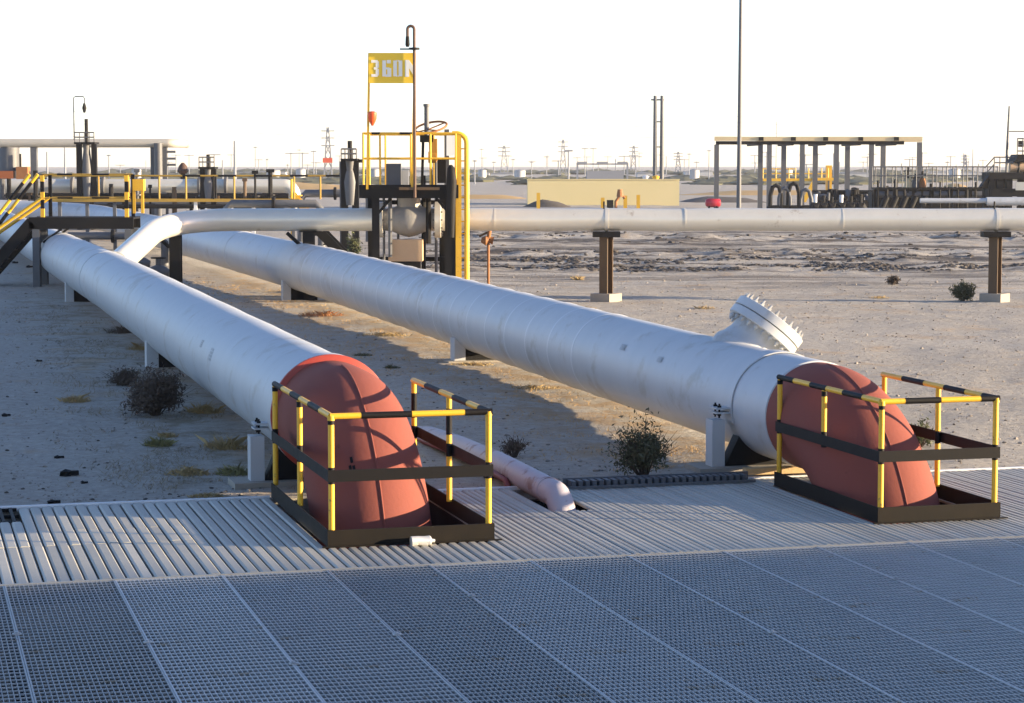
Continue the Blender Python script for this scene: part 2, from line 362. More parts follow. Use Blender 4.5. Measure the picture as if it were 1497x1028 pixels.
# small open grating at the left end, raised rib row at the back, edge angle
og = MB()
for i in range(28): og.box2((-1.6 + i * .095, 20.54, -.03), (-1.57 + i * .095, 21.37, .004))
for s_ in (20.53, 20.95, 21.36): og.box2((-1.61, s_, -.034), (1.04, s_ + .02, -.002))
part('open_grating', og, M_DARK, DK, smooth=False)
tr = MB(); tr.box2((-4, DECK_B + .004, -.14), (3.43, DECK_B + .05, .012)); tr.box2((4.9, DECK_B + .004, -.14), (8.4, DECK_B + .05, .012)); tr.box2((8.41, DECK_B + .004, -.14), (14, DECK_B + .05, .012))
part('front_bar', MB().box2((-4, DECK_F - .016, -.045), (15, DECK_F + .018, .0)), M_PLANK, DK, smooth=False)
part('edge_angle', tr, M_WHITE, DK, smooth=False)
for i in range(26):
    t0 = 6.42 + i * .072
    link('edge_rib', PM.setdefault('rib', MB().box2((-.022, 0, .006), (.022, .16, .075)).mesh('edge_rib', M_GREY, False)), DK, (t0, 21.18, 0))
el_ = MB(); el_.box2((6.36, 21.345, .006), (8.32, 21.375, .085)); el_.box2((6.36, 21.13, .006), (8.32, 21.15, .030))
part('edge_lip', el_, M_GREY, DK, smooth=False)

# ================================================================ BIG PIPES
def zc1(s): return .70 + .0066 * max(0, min(s, 45) - 21) - .0020 * max(0, s - 60)
def zc2(s): return .645 + .0075 * max(0, min(s, 48) - 21) - .0016 * max(0, s - 60)
R0 = .55
def pipe_run(pts, rings=(), n=64, r=R0):
    return MB().tube(pts, r, n)
T1, T2 = 4.16, 9.0
# pipe 1
base1 = dk(T1, 22.1); big1 = thing('pipeline', 'long pale grey pipeline ending in the left red elbow', 'pipeline', base1, A, 'two large parallel pipelines')
def lp(t, s, z, T): return V(t - T, s - 22.1, z)
ss1 = [22.13] + [22.2 + i * 1.0 for i in range(0, 160)]
part('pipe_barrel', MB().tube([lp(T1, s, zc1(s) + .004 * math.sin(s * 1.9), T1) for s in ss1], [R0 + .03 if s < 22.5 else R0 + .012 for s in ss1], 72), M_PIPE, big1)
el1 = MB(); Rb = 1.66
cc = lp(T1, 21.55, zc1(21) - Rb, T1)
path = [lp(T1, 22.12, zc1(21), T1)] + arc(cc, V(0, 0, 1), V(0, -1, 0), Rb, 0, math.pi / 2, 40)
path.append(path[-1] - V(0, 0, .2))
el1.tube(path, R0, 72)
e1 = part('elbow', el1, M_RED, big1, 'red oxide elbow diving into the deck pit')
def seam(cc, Rb, a0, a1): return MB().tube(arc(cc, V(0, 0, 1), V(0, -1, 0), Rb + R0 + .002, a0, a1, 40), .011, 8)
part('weld_seam', seam(cc, Rb, .02, 1.45), M_RED, e1)
def elbow_marks(cc, Rb, e):
    for i, (ph, k) in enumerate(((.80, -.42), (.845, -.40), (.84, -.46), (.89, -.43))):
        b = MB(); p = []
        for (dp, dk_) in ((0, 0), (.03, 0), (.03, .045), (0, .045)):
            a, kk = ph + dp, k + dk_; r_ = Rb + (R0 + .003) * math.cos(kk)
            p.append(cc + V((R0 + .003) * math.sin(kk), -r_ * math.sin(a), r_ * math.cos(a)))
        q_ = [v + (v - cc).normalized() * .002 for v in p]
        part('stencil_mark', b.add(p + q_, [(3, 2, 1, 0), (4, 5, 6, 7), (0, 1, 5, 4), (1, 2, 6, 5), (2, 3, 7, 6), (3, 0, 4, 7)]), M_BLK, e, smooth=False)
elbow_marks(cc, Rb, e1)
def ring_at(c, r, wd, n=72, tr_=.02):
    b = MB(); c = Vector(c); b.tube([c - V(0, wd / 2, 0), c - V(0, wd / 2 - .004, 0), c + V(0, wd / 2 - .004, 0), c + V(0, wd / 2, 0)], [r - .006, r, r, r - .006], n); return b
part('flange_ring', ring_at(lp(T1, 22.115, zc1(22), T1), .604, .05), M_RING, big1, 'red painted end ring round the elbow joint')
part('end_band', ring_at(lp(T1, 22.28, zc1(22), T1), .598, .26), M_PIPE, big1)
for s in (46.5, 58.8, 71): part('weld_ring', ring_at(lp(T1, s, zc1(s), T1), R0 + .022, .035), M_PIPE, big1)
stn = MB()
def stencil(parent, spots, T, zc):
    for (s, ang, wd, ht) in spots:
        b = MB()
        for k in range(4):
            a = ang + k * ht / 4 / R0; r = R0 + .0145
            for (o0, o1) in ((0, .3), (.42, 1)) if k % 2 else ((0, .55), (.7, 1)):
                p = []
                for (ds, da) in ((o0, 0), (o1, 0), (o1, ht / 5.5 / R0), (o0, ht / 5.5 / R0)):
                    aa = a + da; p.append(lp(T - r * math.sin(aa), s + ds * wd, zc(s) + r * math.cos(aa), T))
                q = [v + (v - lp(T, s, zc(s), T)) * .002 for v in p]
                b.add(p + q, [(3, 2, 1, 0), (4, 5, 6, 7), (0, 1, 5, 4), (1, 2, 6, 5), (2, 3, 7, 6), (3, 0, 4, 7)])
        part('stencil_mark', b, M_STEN, parent, 'faded dark stencil marks on the pipe side')
stencil(big1, [(26.9, 1.10, .22, .16), (27.9, 1.06, .16, .10)], T1, zc1)
# pipe 2 : straight, then swings to the left far behind
big2 = thing('pipeline', 'long pale grey pipeline with faint rings ending in the right red elbow', 'pipeline', dk(T2, 22.1), A, 'two large parallel pipelines')
s2 = [21.18, 21.2]; x = 21.6
while x < 99.5: s2.append(x); x += .14 if x < 52 else .8
def r2(s):
    if 28 < s < 50:
        k = (s - 28) / 1.12; d = abs(k - round(k)) * 1.12
        return R0 + .011 * math.exp(-(d / .09) ** 2)
    return R0
pts2 = [lp(T2, s, zc2(s), T2) for s in s2]; rr2 = [r2(s) for s in s2]
c_ = lp(T2 - 6, 100, zc2(100), T2)
for i, p in enumerate(arc(c_, V(1, 0, 0), V(0, 1, 0), 6, .05, 1.30, 16)): pts2.append(p + V(0, 0, .015 * i)); rr2.append(R0)
lastd = (pts2[-1] - pts2[-2]).normalized(); lastd.z = .045
for k in range(1, 10): pts2.append(pts2[-1] + lastd * 4); rr2.append(R0)
part('pipe_barrel', MB().tube(pts2, rr2, 72), M_PIPE, big2)
cc2 = lp(T2, 20.98, zc2(21) - 1.64, T2)
path = [lp(T2, 21.19, zc2(21), T2)] + arc(cc2, V(0, 0, 1), V(0, -1, 0), 1.64, 0, math.pi / 2, 40); path.append(path[-1] - V(0, 0, .2))
e2 = part('elbow', MB().tube(path, R0 + .002, 72), M_RED, big2, 'dusty red oxide elbow diving into the right deck pit')
part('weld_seam', seam(cc2, 1.64, .02, 1.45), M_RED, e2)
part('joint_band', ring_at(lp(T2, 21.85, zc2(22), T2), R0 + .010, 1.3), M_PIPE, big2)
for k in range(19): part('weld_ring', ring_at(lp(T2, 28.0 + 1.12 * k, zc2(28 + 1.12 * k), T2), R0 + .0085, .05), M_PIPEB, big2)
for s in (60, 74, 88): part('weld_ring', ring_at(lp(T2, s, zc2(s), T2), R0 + .012, .05), M_PIPEB, big2)
stencil(big2, [(24.6, 1.0, .14, .07), (26.0, .95, .16, .08)], T2, zc2)
# bolted branch nozzle on pipe 2
ns = 24.0; root = lp(T2, ns, zc2(ns), T2)
axw = V(.60, .13, .78).normalized(); axl = Matrix.Rotation(-A, 3, 'Z') @ axw
nz_ = MB().tube([root + axl * .1, root + axl * .50, root + axl * .56, root + axl * .66, root + axl * .80], [.42, .40, .36, .325, .315], 40)
noz = part('nozzle', nz_, M_PIPE, big2, 'stub branch on top of the right pipe')
fl = MB().tube([root + axl * .78, root + axl * .785, root + axl * .87, root + axl * .875], [.43, .44, .44, .43], 48)
fl.tube([root + axl * .885, root + axl * .89, root + axl * .985, root + axl * .99], [.43, .44, .44, .43], 48)
flange = part('blind_flange', fl, M_PIPE, noz, 'bolted blind flange')
qx = axl.cross(V(0, 0, 1)).normalized(); qy = axl.cross(qx)
bolt = MB().cyl((0, 0, -.17), (0, 0, .17), .013, 6); bolt.cyl((0, 0, .105), (0, 0, .135), .024, 6); bolt.cyl((0, 0, -.145), (0, 0, -.112), .026, 6)
bme = bolt.mesh('bolt', M_GALV, False)
for k in range(24):
    a = 2 * math.pi * k / 24; c = root + axl * .885 + (qx * math.cos(a) + qy * math.sin(a)) * .39
    o = link('bolt', bme, noz, c); o.rotation_euler = axl.to_track_quat('Z', 'Y').to_euler()
# pipe supports (stool with two cheek legs, strap and bolts)
def stool(name, label, T, s, zc, leg_m, clampz):
    st = thing(name, label, 'pipe support', dk(T, s, 0), A, 'saddle supports under the large pipelines')
    z = zc(s)
    for sg in (-1, 1):
        g = MB().box2((sg * .70 - .07, -.10, .03), (sg * .70 + .07, .10, clampz - .10)); part('leg', g, leg_m, st, smooth=False)
    part('base_plate', MB().box2((-.95, -.24, -.05), (.95, .26, .03)), M_CONC, st, smooth=False)
    sd_ = MB(); pr = [(-.62, .031)] + [(-(R0 + .004) * math.sin(a), z - (R0 + .004) * math.cos(a)) for a in [i * .11 for i in range(9, -1, -1)]] + [((R0 + .004) * math.sin(a), z - (R0 + .004) * math.cos(a)) for a in [i * .11 for i in range(1, 10)]] + [(.62, .031)]
    sd_.prism(pr, (0, -.09, 0), V(1, 0, 0), V(0, 0, 1), V(0, 1, 0), .18)
    part('saddle', sd_, M_DARK, st, smooth=False)
    stp = MB(); stp.tube(arc(V(0, 0, z), V(1, 0, 0), V(0, 0, 1), R0 + .034, -.25, math.pi + .25, 40), .012, 6)
    b2 = MB(); N = 44
    vv = []; ff = []
    for i in range(N + 1):
        a = -.3 + (math.pi + .6) * i / N
        for (r, y) in ((R0 + .013, -.13), (R0 + .026, -.13), (R0 + .026, .13), (R0 + .013, .13)): vv.append((r * math.cos(a), y, z + r * math.sin(a)))
    for i in range(N):
        for k in range(4): ff.append((i * 4 + k, i * 4 + (k + 1) % 4, i * 4 + 4 + (k + 1) % 4, i * 4 + 4 + k))
    ff += [(3, 2, 1, 0), (N * 4, N * 4 + 1, N * 4 + 2, N * 4 + 3)]
    b2.add(vv, ff); strap = part('strap', b2, M_PIPE, st)
    for sg in (-1, 1):
        part('clamp_ear', MB().box2((sg * .57, -.10, clampz - .035), (sg * .73, .10, clampz - .018)).box2((sg * .57, -.10, clampz + .012), (sg * .73, .10, clampz + .03)), M_PIPE, strap, smooth=False)
        for yy in (-.06, .06):
            part('bolt', MB().cyl((sg * .68, yy, clampz - .08), (sg * .68, yy, clampz + .07), .011, 8).cyl((sg * .68, yy, clampz + .031), (sg * .68, yy, clampz + .05), .022, 6).cyl((sg * .68, yy, clampz - .058), (sg * .68, yy, clampz - .036), .022, 6), M_DARK, strap, smooth=False)
    return st
stool('pipe_support', 'white stool support beside the red end ring of the left pipe', T1, 22.45, zc1, M_PIPE, .58)
stool('pipe_support', 'white stool support next to the deck under the right pipe', T2, 22.25, zc2, M_PIPE, .62)
def saddle(label, T, s, zc, wd=.62):
    st = thing('pipe_support', label, 'pipe support', dk(T, s, 0), A, 'saddle supports under the large pipelines')
    z = zc(s); rr = R0 + .016
    pr = [(-wd, .03)] + [(-wd, z - .36)] + [(-rr * math.sin(a), z - rr * math.cos(a)) for a in [i * .1 for i in range(8, -1, -1)]] + [(rr * math.sin(a), z - rr * math.cos(a)) for a in [i * .1 for i in range(1, 9)]] + [(wd, z - .36), (wd, .03)]
    part('saddle', MB().prism(pr, (0, -.10, 0), V(1, 0, 0), V(0, 0, 1), V(0, 1, 0), .2), M_DARK, st, smooth=False)  # saddle coloured dark to stand for the shadow between the cheek plates
    for sg in (-1, 1): part('cheek_plate', MB().box2((sg * wd - .09, -.14, .0), (sg * wd + .09, .14, z - .30)), M_PIPE, st, smooth=False)
    part('footing', MB().box2((-.62, -.28, -.1), (.62, .28, .095)), M_CONC, st, smooth=False)
saddle('pale saddle support behind the dark dry bush under the left pipe', T1, 34.75, zc1, .40)
saddle('pale saddle support just in front of the crossover post under the left pipe', T1, 51.6, zc1, .40)
saddle('pale saddle support under the middle of the right ringed pipe', T2, 34.75, zc2, .40)
saddle('pale saddle support under the right pipe beside the lit gap by the bend', T2, 51.1, zc2, .40)
tb = thing('timber_beam', 'sunlit timber beam lying under the right pipe end', 'timber', dk(8.9, 21.65, 0), A)
part('plank', MB().box2((-.5, -.06, .01), (.75, .06, .075)), M_WOOD, tb, smooth=False)
part('offcut', MB().box2((-.35, .08, .01), (.2, .17, .06)), M_WOOD, tb, smooth=False)

# ---- railings round the two pits
def railing(label, box, hh, bands_front, zpost):
    t0, t1, s0, s1 = box; cx_, cy_ = (t0 + t1) / 2, s0
    th = thing('pit_railing', label, 'railing', dk(cx_, cy_, 0), A, 'black and yellow railings round the elbow pits')
    def q(t, s, z): return V(t - cx_, s - cy_, z)
    TB = .145
    part('toe_board', MB().box2(q(t0, s0, 0.004), q(t1, s0 - .012, TB)), M_TOE, th, smooth=False)
    part('toe_board', MB().box2(q(t0 - .012, s0 - .012, 0.004), q(t0 - .001, s1, TB)), M_TOE, th, smooth=False)
    part('toe_board', MB().box2(q(t1 + .001, s0 - .012, 0.004), q(t1 + .012, s1, TB)), M_TOE, th, smooth=False)
    part('toe_angle', MB().box2(q(t0 - .06, s0 - .05, .004), q(t1 + .07, s0 - .014, .012)), M_TOE, th, smooth=False)
    pr = .026
    xs = {'l': t0 + .03, 'r': t1 - .03}
    def post(t, s, zb, bands):
        p = part('post', MB().cyl(q(t, s, zb), q(t, s, hh - .02), pr, 14), M_YEL, th)
        for (a, b_) in bands: part('black_band', MB().cyl(q(t, s, a), q(t, s, b_), pr + .0018, 14), M_BLK, p)
    mz = .60
    for side, t in xs.items():
        for i, s in enumerate(zpost[side]):
            if side == 'l' and i == 1: bands = [(mz - .075, mz + .075), (hh - .08, hh - .03)]
            elif side == 'r' and i > 0: bands = [(mz - .06, mz + .06), (.74, .98)] if hh > 1.095 else [(mz - .06, mz + .06)]
            else: bands = [(mz - .07, mz + .07), (hh - .07, hh - .028)] if side == 'l' else [(mz - .07, mz + .07)]
            short = (side == 'l' and i == 1 and hh < 1.095)
            post(t, s, mz if short else (TB - .02), bands)
    # top rails
    def rail(a, b_, bands):
        a, b_ = Vector(a), Vector(b_); p = part('top_rail', MB().cyl(a, b_, pr, 14), M_YEL, th)
        for (u, v) in bands: part('black_band', MB().cyl(a.lerp(b_, u), a.lerp(b_, v), pr + .0018, 14), M_BLK, p)
    rail(q(xs['l'] - .01, s0 + .03, hh), q(xs['r'] + .03, s0 + .03, hh), bands_front)
    bl = [(.16, .34), (.5, .66), (.83, 1.0)]
    rail(q(xs['l'], s0 + .03, hh), q(xs['l'], s1, hh), bl); rail(q(xs['r'], s0 + .03, hh), q(xs['r'], s1, hh), [(.0, .1), (.24, .42), (.6, .8)])
    for t in (xs['l'], xs['r']):
        part('rail_knuckle', MB().tube([q(t, s0 + .03, hh - .035), q(t, s0 + .03, hh + .005)], .031, 12), M_YEL, th)
    # flat middle rails
    part('mid_rail', MB().box2(q(xs['l'] - .034, s0 - .004, mz - .05), q(xs['r'] + .034, s0 + .003, mz + .05)), M_BLK, th, smooth=False)
    part('mid_rail', MB().box2(q(xs['l'] - .034, s0 + .004, mz - .05), q(xs['l'] - .027, s1, mz + .05)), M_BLK, th, smooth=False)
    part('mid_rail', MB().box2(q(xs['r'] + .027, s0 + .004, mz - .05), q(xs['r'] + .034, s1, mz + .05)), M_BLK, th, smooth=False)
railing('black and yellow railing round the left elbow pit, with white can beside it', LB, 1.10, [(.19, .50), (.83, 1.0)], {'l': [21.36, 20.0, 18.48], 'r': [18.48, 19.9, 21.34]})
railing('black and yellow railing round the right elbow pit, narrower of the two', RB, 1.09, [(.20, .50), (.84, 1.0)], {'l': [20.83, 19.72, 18.43], 'r': [18.43, 19.6, 20.82]})
# pit linings
for (t0, t1, s0, s1) in (LB, RB):
    b = MB()
    b.box2((t0 - .05, s0 - .04, -1.1), (t1 + .05, s0 - .02, -.035)); b.box2((t0 - .06, s0 - .04, -1.1), (t0 - .02, s1, -.035)); b.box2((t1 + .02, s0 - .04, -1.1), (t1 + .06, s1, -.035))
    part('pit_lining', b, M_DARK, DK, smooth=False)

# ---- small inclined pipe that dips into the deck, with a thin maroon line
sp = thing('service_pipe', 'slender pale lilac pipe bending down through the deck between the railings', 'pipe', dk(6.1, 20.2, 0), A)
def q(t, s, z): return V(t - 6.1, s - 20.2, z)
zp = .17; rp = .126
pth = [q(6, 28, -.30), q(6, 26.6, -.10), q(6, 25.6, .01), q(6, 24.2, .065), q(6, 22.6, .092), q(6, 21.4, .088), q(6, 20.7, .08)] + arc(q(6, 20.45, .078 - .38), V(0, 0, 1), V(0, -1, 0), .38, .05, math.pi / 2, 12) + [q(6, 20.07, -.9)]
part('pipe_barrel', MB().tube(pth, rp, 40), M_SMALL, sp)
part('weld_ring', MB().tube([q(6, 20.60, .081), q(6, 20.63, .081)], rp + .005, 40), M_SMALL, sp)
mp_ = thing('maroon_line', 'thin maroon pipe hugging the left flank of the slender lilac pipe', 'pipe', dk(5.9, 22, 0), A)
part('pipe_barrel', MB().tube([V(-.06, 4.6, -.12), V(-.06, 4.0, -.02), V(-.06, 2.2, .045), V(-.05, .2, .055), V(-.05, -.35, .04), V(-.05, -.45, -.02), V(-.05, -.47, -.2)], .032, 14), M_MAROON, mp_)
part('bracket', MB().box2((-.10, .3, -.02), (.0, .36, .02)), M_DARK, mp_, smooth=False)
can = thing('tin_can', 'crumpled white tin lying against the front toe board of the left railing', 'can', dk(4.22, 18.36, .035), A + .05)
part('can_body', MB().tube([V(-.09, 0, 0), V(-.085, 0, 0), V(-.03, 0, .004), V(.03, .004, -.004), V(.075, 0, 0), V(.085, 0, 0)], [.036, .044, .040, .044, .044, .036], 18), M_TIN, can)
part('can_neck', MB().tube([V(.085, 0, 0), V(.12, 0, -.004)], [.018, .014], 12), M_TIN, can)

# ================================================================ SILVER CROSS LINE, VALVE AND PLATFORM
YS = 51.6; ZS = 1.935; RS = .258
def X(px, Y=YS): return atY(px, 300, Y).x
def Z(py, Y=YS): return atY(CX, py, Y).z
# branch: leaves pipe 1 sideways, rises, turns along the cross line
b0 = dk(T1, 46.8, zc1(46.8)); xb = X(268)
br = thing('branch_pipe', 'bright silver branch rising from the left pipe and turning right to the valve', 'pipe', (b0.x, b0.y, 0))
o_ = V(b0.x, b0.y, 0)
p_a = b0 + V(.08, .0, .15); corner = V(X(243), YS, ZS)
d1 = (corner - p_a).normalized(); d2 = V(1, 0, 0); L_ = 1.7
pts = [p_a, p_a.lerp(corner, .5)]
for i in range(15):
    t = i / 14; pa = corner - d1 * L_; pb = corner + d2 * L_
    pts.append(pa * (1 - t) ** 2 + corner * 2 * t * (1 - t) + pb * t * t)
pts.append(V(X(556), YS, ZS))
part('pipe_barrel', MB().tube([p - o_ for p in pts], RS, 44), M_SILV, br)
for px in (300, 470): part('weld_ring', MB().tube([V(X(px), YS, ZS) - o_, V(X(px) + .03, YS, ZS) - o_], RS + .006, 44), M_SILV, br)
part('reinforcing_pad', MB().tube([p_a - o_ + d1 * .35, p_a - o_ + d1 * .62], [RS + .09, RS + .004], 44), M_SILV, br)
ln = thing('cross_pipeline', 'long bright silver pipeline running level to the right edge', 'pipeline', (X(690), YS, 0))
o_ = V(X(690), YS, 0)
part('pipe_barrel', MB().tube([V(X(640 + 40 * i), YS, ZS + .008 * math.sin(i * 1.3)) - o_ for i in range(30)], RS, 44), M_SILV, ln)
for px in (722, 1000, 1230): part('weld_ring', MB().tube([V(X(px), YS, ZS) - o_, V(X(px) + .03, YS, ZS) - o_], RS + .006, 44), M_SILV, ln)
def strap_support(px, py, label):
    p = onz(px, py); st = thing('pipe_post', label, 'pipe support', (p.x, YS, 0), -.62, 'H-section posts carrying the silver pipeline')
    zt = ZS - RS - .14
    b = MB(); b.box2((-.11, -.12, .2), (.11, -.10, zt)); b.box2((-.11, .10, .2), (.11, .12, zt)); b.box2((-.012, -.099, .2), (.012, .099, zt))
    part('column', b, M_POST, st, smooth=False)
    part('top_plate', MB().box((0, 0, zt + .066), (.62, .4, .13), .62), M_DARK, st, smooth=False)
    part('footing', MB().box2((-.26, -.26, -.1), (.26, .26, .25)), M_CONC, st, smooth=False)
    rv = Matrix.Rotation(.62, 3, 'Z')
    part('collar', MB().tube([rv @ V(-.035, 0, ZS), rv @ V(.035, 0, ZS)], RS + .012, 44), M_SILV, st)
    part('clamp_bolt', MB().cyl((0, -.1, ZS + RS - .02), (0, -.1, ZS + RS + .16), .02, 8), M_DARK, st)
strap_support(888, 448, 'brown H-section post carrying the silver pipeline on a pale block, left of two')
strap_support(1440, 441, 'brown H-section post beside the low bush near the right edge')
for px, lab in ((256, 'black steel post under the silver branch bend beside the left pipe'), (451, 'short black post under the silver pipe left of the platform')):
    xx = X(px); st = thing('pipe_post', lab, 'pipe support', (xx, YS, 0))
    zt = ZS - RS - .02
    b = MB(); b.box2((-.13, -.14, -.05), (.13, -.12, zt)); b.box2((-.13, .12, -.05), (.13, .14, zt)); b.box2((-.014, -.119, -.05), (.014, .119, zt)); b.box2((-.13, -.119, .5), (.13, .119, .52))
    part('column', b, M_DARK, st, smooth=False)
    part('knee_brace', MB().bar((-.14, 0, zt - .35), (-.50, 0, zt - .02), .08, .08), M_DARK, st, smooth=False)
    part('top_plate', MB().box2((-.2, -.2, zt), (.2, .2, zt + .02)), M_DARK, st, smooth=False)
    part('base_plate', MB().box2((-.24, -.24, -.06), (.24, .24, .02)), M_CONC, st, smooth=False)

# ---- gate valve
vx = X(598); gv_ = thing('gate_valve', 'silver gate valve with rusty red handwheel inside the yellow platform', 'valve', (vx, YS, 0))
g = MB().tube([V(-.62, 0, ZS), V(-.40, 0, ZS), V(-.22, 0, ZS), V(0, 0, ZS), V(.22, 0, ZS), V(.40, 0, ZS), V(.62, 0, ZS)], [.25, .26, .34, .40, .34, .26, .25], 36)
g.tube([V(0, 0, ZS), V(0, 0, ZS + .62)], .26, 28)
part('valve_body', g, mat('valve_grey', (.22, .22, .22), .55, .1, (.36, .34, .31), 3, .8, .2, 20), gv_)
for x_ in (-.66, .66):
    part('flange', MB().tube([V(x_ - .07, 0, ZS), V(x_ - .065, 0, ZS), V(x_ + .065, 0, ZS), V(x_ + .07, 0, ZS)], [.40, .41, .41, .40], 36), M_SILV, gv_)
    fb = MB()
    for k in range(12):
        a = k * math.pi / 6; fb.cyl((x_ - .11, .36 * math.cos(a), ZS + .36 * math.sin(a)), (x_ + .11, .36 * math.cos(a), ZS + .36 * math.sin(a)), .018, 6)
    part('flange_bolts', fb, M_GREY, gv_, smooth=False)
part('bonnet', MB().tube([V(0, 0, ZS + .6), V(0, 0, ZS + .61), V(0, 0, ZS + .72), V(0, 0, ZS + .73)], [.36, .38, .38, .36], 28), M_GREY, gv_)
xw = X(624) - vx; zw = Z(190)
part('yoke', MB().bar((xw - .11, 0, ZS + .7), (xw - .08, 0, zw - .25), .06, .09).bar((xw + .11, 0, ZS + .7), (xw + .08, 0, zw - .25), .06, .09).box((xw, 0, zw - .2), (.3, .2, .16)), M_DARK, gv_, smooth=False)
part('gearbox', MB().cyl((xw + .04, -.02, zw - .62), (xw + .22, -.02, zw - .62), .13, 16).box((xw + .16, 0, zw - .45), (.16, .2, .5)), mat('ochre_gearbox', (.42, .20, .02), .5), gv_)
part('stem_cover', MB().cyl((xw, 0, zw - .2), (xw, 0, Z(156)), .055, 14).tube([V(xw, 0, Z(156)), V(xw, 0, Z(152))], .075, 14), M_GREY, gv_)
hw = part('handwheel', MB().tube(arc(V(xw + .10, 0, zw + .06), V(.36, 0, .06), V(0, .34, .12), 1.0, 0, 2 * math.pi, 36)[:-1], .026, 8, closed=True), M_RUST, gv_, 'rusty red rimmed handwheel')
hs = MB()
for k in range(4):
    a = k * math.pi / 2 + .5; hs.cyl(V(xw + .02, 0, zw), V(xw + .10, 0, zw + .06) + V(.36, 0, .06) * math.cos(a) + V(0, .34, .12) * math.sin(a), .016, 6)
part('spokes', hs, M_RUST, hw)
tbk = thing('support_block', 'square tan block standing under the valve inside the platform legs', 'block', (X(596), YS - .2, .0))
part('block', MB().box2((-.42, -.25, Z(381)), (.35, .35, Z(350))), M_TAN, tbk, smooth=False)
part('pedestal', MB().box2((-.36, -.22, -.05), (.30, .3, Z(381) - .002)), M_DARK, tbk, smooth=False)

# ---- platform over the valve
PFZ = Z(276); RTOP = Z(196)
pf = thing('valve_platform', 'black legged platform with yellow handrails standing over the valve', 'platform', (X(606), YS, 0))
ox = X(606)
def lx(px): return X(px) - ox
yf, yb = -1.0, 1.0
for px, yy, wd in ((553, yf, .16), (540, yb, .19), (661, yf, .27), (648, yb, .24)):
    b = MB(); xx = lx(px); b.box2((xx - wd / 2, yy - .09, -.05), (xx + wd / 2, yy - .07, PFZ - .2)); b.box2((xx - wd / 2, yy + .07, -.05), (xx + wd / 2, yy + .09, PFZ - .2)); b.box2((xx - .02, yy - .069, -.05), (xx + .02, yy + .069, PFZ - .2))
    part('leg', b, M_DARK, pf, smooth=False)
dkb = MB(); dkb.box2((lx(530), yf - .12, PFZ - .2), (lx(672), yf - .06, PFZ)); dkb.box2((lx(530), yb + .06, PFZ - .2), (lx(672), yb + .12, PFZ)); dkb.box2((lx(530), yf - .059, PFZ - .2), (lx(534), yb + .059, PFZ)); dkb.box2((lx(668), yf - .059, PFZ - .2), (lx(672), yb + .059, PFZ))
part('edge_beam', dkb, M_DARK, pf, smooth=False)
fl_ = MB()
for i in range(26):
    xx = lx(536) + i * (lx(666) - lx(536)) / 25
    if abs(xx - (X(600) - ox)) > .35: fl_.box2((xx - .012, yf - .058, PFZ - .04), (xx + .012, yb + .058, PFZ - .004))
    else: fl_.box2((xx - .012, yf - .058, PFZ - .04), (xx + .012, -.45, PFZ - .004))
part('floor_grating', fl_, M_DARK, pf, smooth=False)
part('kick_plate', MB().box2((lx(530), yf - .135, PFZ), (lx(672), yf - .122, PFZ + .1)), M_DARK, pf, smooth=False)
part('knee_brace', MB().bar((lx(556), yf, PFZ - .55), (lx(575), yf, PFZ - .2), .06, .06).bar((lx(659), yf, PFZ - .55), (lx(640), yf, PFZ - .2), .06, .06), M_DARK, pf, smooth=False)
rail = .024
for yy in (yf - .09, yb + .09):
    for px in (536, 560, 604, 632, 668): part('rail_post', MB().cyl((lx(px), yy, PFZ), (lx(px), yy, RTOP), rail, 10), M_YEL, pf)
    for zz in (RTOP, Z(232)): 
        o = part('handrail', MB().cyl((lx(536), yy, zz), (lx(668), yy, zz), rail, 10), M_YEL, pf)
        if yy < 0 and zz == RTOP:
            for a_, b_ in ((548, 560), (588, 608)): part('black_band', MB().cyl((lx(a_), yy, zz), (lx(b_), yy, zz), rail + .002, 10), M_BLK, o)
for zz in (RTOP, Z(232)): part('handrail', MB().cyl((lx(536), yf - .09, zz), (lx(536), yb + .09, zz), rail, 10), M_YEL, pf)
for px, wd, zt in ((651, .11, Z(188)),): part('back_post', MB().box2((lx(px) - wd / 2, yb + .2, 0), (lx(px) + wd / 2, yb + .3, zt)), M_GREY, pf, smooth=False)
for px, yy, z0, z1, r_ in ((560, .3, .3, PFZ, .03), (572, -.5, 1.1, PFZ, .045), (580, .6, 0, PFZ + .5, .03), (618, .5, 0, PFZ + .3, .05), (636, .7, 0, PFZ + .9, .035), (627, -.3, 1.4, PFZ, .06)): part('riser', MB().cyl((lx(px), yy, z0), (lx(px), yy, z1), r_, 8), M_DARK if px % 4 else M_GREY, pf)
for zz, yy in ((PFZ - .32, .6), (PFZ - .55, .85), (1.0, .9)): part('cross_tie', MB().bar((lx(540), yy, zz), (lx(650), yy, zz), .10, .10), M_DARK, pf, smooth=False)
part('instrument_box', MB().box((lx(575), .2, PFZ + .32), (.34, .22, .5)), M_GREY, pf, smooth=False); part('instrument_box', MB().box((lx(588), .5, PFZ + .22), (.26, .2, .4)), M_PIPE, pf, smooth=False); part('instrument_box', MB().box((lx(645), .5, PFZ + .4), (.2, .2, .55)), M_DARK, pf, smooth=False)
